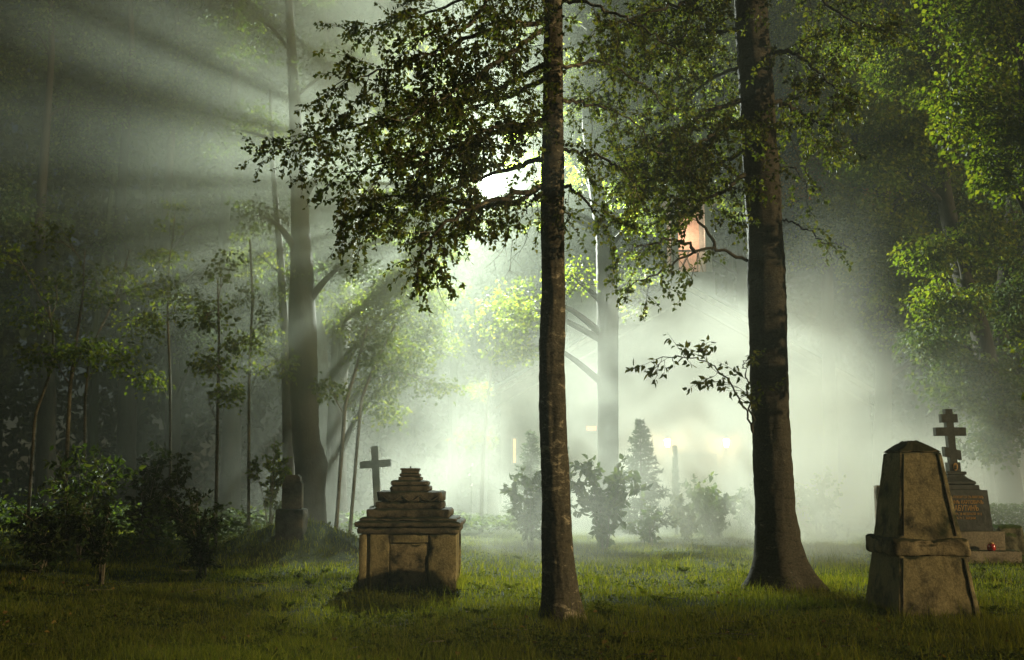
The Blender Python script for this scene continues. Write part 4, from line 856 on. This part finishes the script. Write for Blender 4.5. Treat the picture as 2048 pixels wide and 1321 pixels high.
shrub('airy_bush', 'airy thin-stemmed bush almost white in fog right of the thick birch', 1635, 31, 940, 68, 10, 0.15, 'bush_leaf', 107, None, 80, 9, low=0.35)
shrub('small_bush', 'little round bush at the foot of the airy bush', 1662, 30, 1033, 20, 5, 0.13, 'bush_leaf', 108, None, 30, 8, low=0.1)
shrub('dark_bush', 'dark feathery bush in the shade left of the mound', 412, 18.5, 975, 62, 9, 0.11, 'shaded_leaf', 109, 'dark bushes under the left wood', 110, 12, 0.4, low=0.2)
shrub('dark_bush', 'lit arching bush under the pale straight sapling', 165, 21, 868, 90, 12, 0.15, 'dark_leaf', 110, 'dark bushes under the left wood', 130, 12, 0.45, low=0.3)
shrub('dark_bush', 'broad black bush in the middle of the dark left wood', 290, 23, 890, 110, 12, 0.14, 'shaded_leaf', 111, 'dark bushes under the left wood', 150, 12, low=0.1)
shrub('dark_bush', 'low bush at the left border with a pale lit top', 85, 19, 1000, 85, 10, 0.13, 'shaded_leaf', 112, 'dark bushes under the left wood', 120, 12, low=0.2)
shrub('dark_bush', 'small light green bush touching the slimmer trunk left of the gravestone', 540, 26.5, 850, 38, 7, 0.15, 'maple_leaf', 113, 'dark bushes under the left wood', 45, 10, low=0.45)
shrub('dark_bush', 'thin low bush with a bare stem in the dark grass at left', 215, 17.5, 1010, 50, 6, 0.1, 'shaded_leaf', 114, 'dark bushes under the left wood', 60, 10, low=0.4)
def conifer(label, px, d, top_py, base_half_px, seed, columnar=False, cat='conifer', name='spruce_tree', group=None, whorls=22):
    rng = np.random.default_rng(seed); g = G(px, d); H = W(px, top_py, d)[2] - g[2]; hw = base_half_px * d / FPX
    t = thing(name, label, cat, tuple(g), group); sb, lb2 = MB(), MB()
    tube(sb, [[0, 0, -0.1], [0, 0, H * 0.5], [0, 0, H]], [0.05, 0.03, 0.004], 7)
    for q in range(whorls):
        f = (q + 0.3) / whorls; z = H * (0.06 + 0.92 * f); Lb = hw * (1 - f) ** (0.55 if columnar else 0.85) + 0.05
        if columnar: Lb = hw * math.sin(min(1, f * 3 + 0.35) * math.pi / 2) * (1 - f) ** 0.6
        for s in range(7):
            a = rng.random() * 2 * np.pi; L_ = Lb * (0.65 + 0.5 * rng.random()); up = 1.6 if columnar else 0.35
            d0 = unit(np.array([math.cos(a), math.sin(a), up])); p0 = np.array([0, 0, z]); m = 7
            pts = np.array([p0 + d0 * L_ * u - np.array([0, 0, 0.25 * L_ * u * (1 - 0.5 * u)]) * (0 if columnar else 1) for u in np.linspace(0, 1, m)])
            tube(sb, pts, np.linspace(0.009, 0.002, m), 4); n = int(26 + 50 * L_)
            tt = (0.15 + 0.85 * rng.random(n)) * (m - 1.001); ii = tt.astype(int); P = pts[ii] + (pts[ii + 1] - pts[ii]) * (tt - ii)[:, None]
            D = unit(pts[-1] - pts[0]) * 0.8 + rng.normal(size=(n, 3)) * (0.3 if columnar else 0.55) + np.array([0, 0, 0.8 if columnar else -0.1])
            leaves(lb2, P, D, 0.12 * (0.6 + 0.8 * rng.random(n)), 0.22, False, rng)
    sb.build('trunk', M['dark_bark'], t, True); lb2.build('foliage', M['needle'], t); return t
conifer('feathery pointed spruce in the fog right of the tall lilac', 1283, 29, 835, 66, 120, whorls=24)
conifer('very faint pale spruce behind the half-hidden lilac', 1062, 34, 858, 55, 121, whorls=22)
conifer('slim columnar thuja below the left wall lantern', 1352, 33, 893, 15, 122, True, 'thuja', 'thuja_tree', None, 22)
conifer('dim columnar thuja showing right of the slender birch trunk', 1134, 33, 895, 15, 123, True, 'thuja', 'thuja_tree', None, 20)

# hedge on the right
rng = np.random.default_rng(130); h0 = G(1985, 27.0); hd = thing('hedge', 'clipped dark green hedge at the right edge behind the mossy block', 'hedge', tuple(h0))
sb, lb2 = MB(), MB()
for q in range(60):
    x = -0.9 + 4.2 * rng.random(); y = 0.3 + 0.5 * rng.random(); z1 = 0.85 + 0.15 * rng.random()
    tube(sb, [[x, y, -0.05], [x + rng.normal() * 0.05, y, 0.4], [x + rng.normal() * 0.12, y + rng.normal() * 0.05, z1]], [0.014, 0.01, 0.005], 5)
n = 5200; x = -0.95 + 4.4 * rng.random(n); y = 1.0 * rng.random(n); z = 0.25 + 0.75 * rng.random(n) ** 0.7 + vnoise(np.stack([x * 2, y * 2, 0 * x], 1), 1, 2) * 0.07
leaves(lb2, np.stack([x, y, z], 1), rng.normal(size=(n, 3)) + np.array([0, 0, 0.1]), 0.085 * (0.6 + 0.7 * rng.random(n)), 0.6, False, rng)
sb.build('stems', M['sapling_bark'], hd, True); lb2.build('foliage', M['bush_leaf'], hd)

# white flower stalk in the bed
fo = G(942, 34); wf_ = thing('flower_stalk', 'tall thin stalk with three bright white blossoms in the fog', 'flower', tuple(fo))
mb = MB(); zz_ = [W(942, p, 34)[2] - fo[2] for p in (1030, 970, 950, 930)]
tube(mb, [[0, 0, 0], [0.01, 0, zz_[1]], [-0.03, 0, zz_[2]], [0.02, 0, zz_[3] + 0.1]], 0.008, 5); mb.build('stem', M['bush_leaf'], wf_)
for x_, z_ in ((0.02, zz_[1]), (-0.05, zz_[2]), (0.03, zz_[3])):
    mb = MB(); a = np.linspace(0, 2 * np.pi, 6, endpoint=False); leaves(mb, np.tile([x_, -0.02, z_], (6, 1)), np.stack([np.cos(a), np.full(6, -0.4), np.sin(a)], 1), 0.06, 0.7, False, rng); mb.build('blossom', M['petal'], wf_)

# ------------------------------------------------------------------ grass, clover, low plants
rng = np.random.default_rng(140)
def lawn_points(n, y0, y1, pw=2.0):
    y = 1 / (1 / y0 + (1 / y1 - 1 / y0) * rng.random(n)) if pw == 2.0 else y0 + (y1 - y0) * rng.random(n)
    x = (rng.random(n) * 2 - 1) * (y * 0.52 + 1.0)
    return x, y
def blades(n, y0, y1, h, wd):
    x, y = lawn_points(n, y0, y1); z = gz(x, y)
    pn = vnoise(np.stack([x, y, 0 * x], 1), 0.8, 3); pn2 = vnoise(np.stack([x, y, 0 * x + 5], 1), 2.6, 2)
    hh = h * (0.55 + 0.8 * rng.random(n)) * np.clip(1 + 0.9 * pn + 0.7 * pn2, 0.25, 2.2); a = rng.random(n) * 2 * np.pi; ln = hh * (0.15 + 0.6 * rng.random(n))
    B = np.stack([-np.sin(a), np.cos(a), 0 * a], 1) ; dr = np.stack([np.cos(a), np.sin(a), 0 * a], 1); az = rng.random(n) * 2 * np.pi; B = np.stack([np.cos(az), np.sin(az), 0 * a], 1)
    P = np.stack([x, y, z - 0.01], 1); w2 = (wd * (0.6 + 0.7 * rng.random(n)) * np.clip(y / 11, 1, 2.2))[:, None]; u3 = np.array([0, 0, 1.0])
    m1 = P + u3 * (hh * 0.6)[:, None] + dr * (ln * 0.3)[:, None]; tp = P + u3 * hh[:, None] + dr * ln[:, None]
    v = np.stack([P - B * w2 / 2, P + B * w2 / 2, m1 + B * w2 * 0.38, m1 - B * w2 * 0.38, tp], 1).reshape(-1, 3); o = np.arange(n)[:, None] * 5
    return v, [o + np.array([[0, 1, 2, 3]]), o + np.array([[3, 2, 4]])]
mb = MB(); v, f = blades(230000, 8.3, 34, 0.085, 0.006); mb.add(v, f); v, f = blades(9000, 8.3, 26, 0.2, 0.005); mb.add(v, f)
def tuft_ring(cx_, cy_, r0, n, h):
    a = rng.random(n) * 2 * np.pi; rr = r0 * (1 + 0.35 * rng.random(n)); x = cx_ + np.cos(a) * rr; y = cy_ + np.sin(a) * rr; hh = h * (0.4 + 0.8 * rng.random(n))
    az = rng.random(n) * 2 * np.pi; B = np.stack([np.cos(az), np.sin(az), 0 * az], 1) * 0.0045; P = np.stack([x, y, gz(x, y) - 0.01], 1); ln = np.stack([rng.normal(size=n), rng.normal(size=n), 0 * a], 1) * hh[:, None] * 0.3; up = np.array([0, 0, 1.0]) * hh[:, None]
    v = np.stack([P - B, P + B, P + up * 0.6 + ln * 0.35 + B * 0.7, P + up * 0.6 + ln * 0.35 - B * 0.7, P + up + ln], 1).reshape(-1, 3); o = np.arange(n)[:, None] * 5
    mb.add(v, [o + np.array([[0, 1, 2, 3]]), o + np.array([[3, 2, 4]])])
def tuft_box(x0, x1, y0, y1, n, h):
    for k3 in range(n):
        s_ = rng.random() * 2 * ((x1 - x0) + (y1 - y0)); 
        if s_ < (x1 - x0): p = (x0 + s_, y0)
        elif s_ < 2 * (x1 - x0): p = (x0 + s_ - (x1 - x0), y1)
        elif s_ < 2 * (x1 - x0) + (y1 - y0): p = (x0, y0 + s_ - 2 * (x1 - x0))
        else: p = (x1, y0 + s_ - 2 * (x1 - x0) - (y1 - y0))
        tuft_ring(p[0], p[1], 0.05, 16, h * (0.5 + rng.random()))
g1 = G(1124, 13.1); tuft_ring(g1[0], g1[1], 0.2, 260, 0.16); g2 = G(1560, 16.5); tuft_ring(g2[0], g2[1], 0.62, 700, 0.16)
tuft_box(TO[0] - 0.74, TO[0] + 0.74, TO[1] - 0.77, TO[1] + 0.77, 110, 0.15); tuft_box(ox0 - 0.03, ox1 + 0.03, OD - 0.04, OD + odp + 0.04, 110, 0.13)
for k3 in range(420):
    x, y = lawn_points(1, 8.4, 22); tuft_ring(float(x[0]), float(y[0]), 0.06, 12, 0.1 + 0.12 * rng.random())
tag(mb.build('grass', M['grass']), 'shaggy lawn grass covering the graveyard floor', 'grass', kind='stuff')
x, y = lawn_points(60000, 8.4, 30); k_ = vnoise(np.stack([x, y, 0 * x + 3], 1), 1.1, 3) > 0.02; x, y = x[k_], y[k_]; n = len(x)
mb = MB(); a = rng.random(n) * 2 * np.pi; leaves(mb, np.stack([x, y, gz(x, y) + 0.025 + 0.05 * rng.random(n)], 1), np.stack([np.cos(a), np.sin(a), rng.normal(size=n) * 0.3], 1), 0.035 * (0.6 + 0.8 * rng.random(n)), 0.9, False, rng)
tag(mb.build('clover', M['clover']), 'patches of low broad-leaved clover in the lawn', 'clover', kind='stuff')
x, y = lawn_points(260, 8.4, 26); n = len(x); mb = MB(); a = rng.random(n) * 2 * np.pi
leaves(mb, np.stack([x, y, gz(x, y) + 0.06 + 0.03 * rng.random(n)], 1), np.stack([np.cos(a), np.sin(a), rng.normal(size=n) * 0.25], 1), 0.06, 0.75, True, rng)
tag(mb.build('fallen_leaves', M['fallen']), 'scattered yellow-brown fallen leaves lying on the grass', 'fallen leaves', kind='stuff')
mb = MB()
for k3 in range(150):
    x, y = lawn_points(1, 8.6, 20); x, y = float(x[0]), float(y[0]); a = rng.random() * 6.28; L_ = 0.12 + 0.4 * rng.random() ** 2; d_ = np.array([math.cos(a), math.sin(a), 0]); p = np.array([x, y, float(gz(x, y)) + 0.05])
    tube(mb, [p, p + d_ * L_ * 0.5 + rng.normal(size=3) * [0.02, 0.02, 0.008], p + d_ * L_ + rng.normal(size=3) * [0.03, 0.03, 0.015]], [0.006, 0.005, 0.003], 5)
tag(mb.build('fallen_twigs', M['sapling_bark']), 'thin fallen twigs lying scattered in the lawn', 'twigs', kind='stuff')
mb = MB()
for k3 in range(520):
    x, y = lawn_points(1, 8.5, 24); x, y = float(x[0]), float(y[0])
    if vnoise(np.array([[x, y, 9.0]]), 0.5, 2)[0] < -0.05: continue
    m_ = rng.integers(6, 13); a = rng.random(m_) * 6.28; leaves(mb, np.tile([x, y, float(gz(x, y)) + 0.02], (m_, 1)), np.stack([np.cos(a), np.sin(a), 0.35 + 0.5 * rng.random(m_)], 1), 0.07 + 0.09 * rng.random(m_), 0.42, True, rng)
tag(mb.build('weeds', M['clover']), 'low broad-leaved weed rosettes dotted through the lawn', 'weeds', kind='stuff')
n = 5200; px = 690 + 340 * rng.random(n); d = 31 + 6.5 * rng.random(n); x = (px - 1024) / FPX * d; mb = MB(); a = rng.random(n) * 2 * np.pi
hh = 0.25 + 0.25 * rng.random(n) * (1 + vnoise(np.stack([x, d, 0 * x], 1), 0.9, 2))
leaves(mb, np.stack([x, d, gz(x, d) + hh], 1), np.stack([np.cos(a), np.sin(a), -0.15 + 0.25 * rng.normal(size=n)], 1), 0.16 * (0.6 + 0.7 * rng.random(n)), 0.7, False, rng)
tag(mb.build('flower_bed', M['bush_leaf']), 'bed of low broad shiny leaves in the fog behind the tomb', 'flower bed', kind='stuff')
# undergrowth in the dark wood
n = 16000; x = -20 + 16 * rng.random(n); y = 20 + 16 * rng.random(n); k_ = (x < -5.2 - (y - 20) * 0.12); x, y = x[k_], y[k_]; n = len(x); mb = MB(); a = rng.random(n) * 2 * np.pi
hh = (0.15 + 0.55 * rng.random(n)) * np.clip(1 + vnoise(np.stack([x, y, 0 * x], 1), 0.6, 2), 0.2, 2)
leaves(mb, np.stack([x, y, gz(x, y) + hh], 1), np.stack([np.cos(a), np.sin(a), -0.2 + 0.4 * rng.normal(size=n)], 1), 0.13 * (0.6 + 0.7 * rng.random(n)), 0.6, False, rng)
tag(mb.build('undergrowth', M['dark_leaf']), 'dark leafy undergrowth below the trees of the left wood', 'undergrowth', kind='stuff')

# far wood closing the view all round the clearing
n = 230000; ang = (rng.random(n) * 2 - 1) * 1.25; rad_ = 62 + 10 * rng.random(n); x = np.sin(ang) * rad_ * 1.05; y = np.cos(ang) * rad_
top = 34 + 5 * vnoise(np.stack([ang * 9, 0 * ang, 0 * ang], 1), 1.0, 3); z = top * rng.random(n) ** 0.8
cl = vnoise(np.stack([x, y, z], 1), 0.35, 2) * 1.2; P = np.stack([x + cl, y + cl, z], 1)
mb = MB(); leaves(mb, P, rng.normal(size=(n, 3)) - np.array([0, 0, 0.6]), 0.62 * (0.5 + 0.7 * rng.random(n)), 0.8, False, rng)
for q in range(60):
    a = (q / 59 * 2 - 1) * 1.2 + rng.normal() * 0.01; r_ = 61 + 8 * rng.random(); p = np.array([math.sin(a) * r_ * 1.05, math.cos(a) * r_, -0.2])
    tube(mb, [p, p + [rng.normal() * 0.3, 0, 10], p + [rng.normal() * 0.8, 0, 22]], [0.3, 0.22, 0.08], 7)
tag(mb.build('far_wood', M['shaded_leaf']), 'black mass of far woodland closing off the graveyard behind everything', 'woodland', kind='stuff')

# ------------------------------------------------------------------ haze and drifting smoke
def haze_mat(N, L, out):
    p = N('VolumePrincipled'); p.inputs['Color'].default_value = (0.86, 0.93, 0.76, 1); p.inputs['Density'].default_value = 0.0012; p.inputs['Anisotropy'].default_value = 0.45
    L(p.outputs[0], out.inputs['Volume'])
M['haze'] = mat('haze_air', haze_mat)
mb = MB(); box(mb, -45, 45, -14, 75, -2.0, 30); hz = mb.build('haze', M['haze']); tag(hz, 'thin grey-green night mist filling the whole graveyard', 'haze', kind='stuff')
SX0, SX1, SY0, SY1, SZ0, SZ1 = -12.0, 24.0, 18.0, 46.9, -0.5, 10.5
def smoke_mat(N, L, out):
    tc = N('TexCoord'); sx = N('SeparateXYZ'); L(tc.outputs['Object'], sx.inputs[0])
    mp = N('Mapping'); mp.inputs['Scale'].default_value = (1, 1, 1.25); L(tc.outputs['Object'], mp.inputs[0])
    n = N('TexNoise', i_Scale=0.23, i_Detail=4.0, i_Roughness=0.55, i_Distortion=0.9); L(mp.outputs[0], n.inputs[0])
    def mr(src, a, b, c=0.0, d=1.0):
        m = N('MapRange', interpolation_type='SMOOTHSTEP'); L(src, m.inputs[0])
        for k_, v in zip(('From Min', 'From Max', 'To Min', 'To Max'), (a, b, c, d)): m.inputs[k_].default_value = v
        return m.outputs[0]
    def mul(a, b):
        m = N('Math', operation='MULTIPLY'); L(a, m.inputs[0])
        if isinstance(b, float): m.inputs[1].default_value = b
        else: L(b, m.inputs[1])
        return m.outputs[0]
    X0 = (SX0 + SX1) / 2; Y0 = (SY0 + SY1) / 2
    nz = mr(n.outputs[0], 0.36, 0.66)
    zo = N('Math', operation='ADD'); L(mr(sx.outputs[0], -1.5 - X0, 4.5 - X0, 2.2, 0.0), zo.inputs[0]); L(mr(sx.outputs[0], 7.5 - X0, 15.0 - X0, 0.0, 3.6), zo.inputs[1])
    za = N('Math', operation='ADD'); L(zo.outputs[0], za.inputs[0]); L(sx.outputs[2], za.inputs[1])
    h = mr(za.outputs[0], 0.8, 8.3, 1.0, 0.0)
    xl = mr(sx.outputs[0], -10.5 - X0, 3.2 - X0); xr = mr(sx.outputs[0], 8.0 - X0, 23.0 - X0, 1.0, 0.0)
    xr = mul(xr, mr(sx.outputs[0], 1.5 - X0, 6.5 - X0, 0.75, 1.35))
    ys = N('Math', operation='SUBTRACT'); L(sx.outputs[1], ys.inputs[0]); L(mr(sx.outputs[0], 6.0 - X0, 9.0 - X0, 0.0, 5.0), ys.inputs[1])
    yn = mr(ys.outputs[0], 18.3 - Y0, 25.0 - Y0); yf = mr(sx.outputs[1], 31.0 - Y0, 39.0 - Y0, 1.0, 0.42)
    dns = mul(mul(mul(mul(mul(mul(nz, h), xl), xr), yn), yf), 0.235)
    p = N('VolumePrincipled'); p.inputs['Color'].default_value = (0.95, 0.97, 0.87, 1); p.inputs['Anisotropy'].default_value = 0.2
    L(dns, p.inputs['Density']); L(p.outputs[0], out.inputs['Volume'])
M['smoke'] = mat('drifting_smoke', smoke_mat); 
M['smoke'].cycles.volume_step_rate = 0.65
mb = MB(); box(mb, -(SX1 - SX0) / 2, (SX1 - SX0) / 2, -(SY1 - SY0) / 2, (SY1 - SY0) / 2, SZ0, SZ1)
sm = mb.build('smoke', M['smoke'], None, False, ((SX0 + SX1) / 2, (SY0 + SY1) / 2, 0)); tag(sm, 'bank of white drifting smoke lying before the chapel', 'smoke', kind='stuff')

VX0, VX1, VY0, VY1, VZ0, VZ1 = -15.0, 5.0, 13.8, 38.0, 1.2, 17.0
def veil_mat(N, L, out):
    tc = N('TexCoord'); sx = N('SeparateXYZ'); L(tc.outputs['Object'], sx.inputs[0])
    n = N('TexNoise', i_Scale=0.26, i_Detail=3.0, i_Roughness=0.55, i_Distortion=0.9); L(tc.outputs['Object'], n.inputs[0])
    def mr(src, a, b, c=0.0, d=1.0):
        m = N('MapRange', interpolation_type='SMOOTHSTEP'); L(src, m.inputs[0])
        for k_, v in zip(('From Min', 'From Max', 'To Min', 'To Max'), (a, b, c, d)): m.inputs[k_].default_value = v
        return m.outputs[0]
    def mul(a, b):
        m = N('Math', operation='MULTIPLY'); L(a, m.inputs[0])
        if isinstance(b, float): m.inputs[1].default_value = b
        else: L(b, m.inputs[1])
        return m.outputs[0]
    nz = mr(n.outputs[0], 0.32, 0.68, 0.2, 1.15); X0 = (VX0 + VX1) / 2; Y0 = (VY0 + VY1) / 2
    xl = mr(sx.outputs[0], -11.8 - X0, -1.8 - X0); xr = mr(sx.outputs[0], -4.0 - X0, 2.5 - X0, 1.0, 0.0)
    yn = mr(sx.outputs[1], VY0 + 0.2 - Y0, VY0 + 4 - Y0); yf = mr(sx.outputs[1], 23.0 - Y0, VY1 - 0.2 - Y0, 1.0, 0.0)
    zl = mr(sx.outputs[2], 1.4, 7.8); zh = mr(sx.outputs[2], 11.0, 16.8, 1.0, 0.0)
    dns = mul(mul(mul(mul(mul(mul(mul(nz, xl), xr), yn), yf), zl), zh), 0.082)
    p = N('VolumePrincipled'); p.inputs['Color'].default_value = (0.88, 0.95, 0.81, 1); p.inputs['Anisotropy'].default_value = 0.2
    L(dns, p.inputs['Density']); L(p.outputs[0], out.inputs['Volume'])
M['veil'] = mat('thin_smoke', veil_mat); M['veil'].cycles.volume_step_rate = 0.8
mb = MB(); box(mb, -(VX1 - VX0) / 2, (VX1 - VX0) / 2, -(VY1 - VY0) / 2, (VY1 - VY0) / 2, VZ0, VZ1)
vl = mb.build('smoke', M['veil'], None, False, ((VX0 + VX1) / 2, (VY0 + VY1) / 2, 0)); tag(vl, 'thin veil of smoke high before the left wood, cut by light rays', 'smoke', kind='stuff')
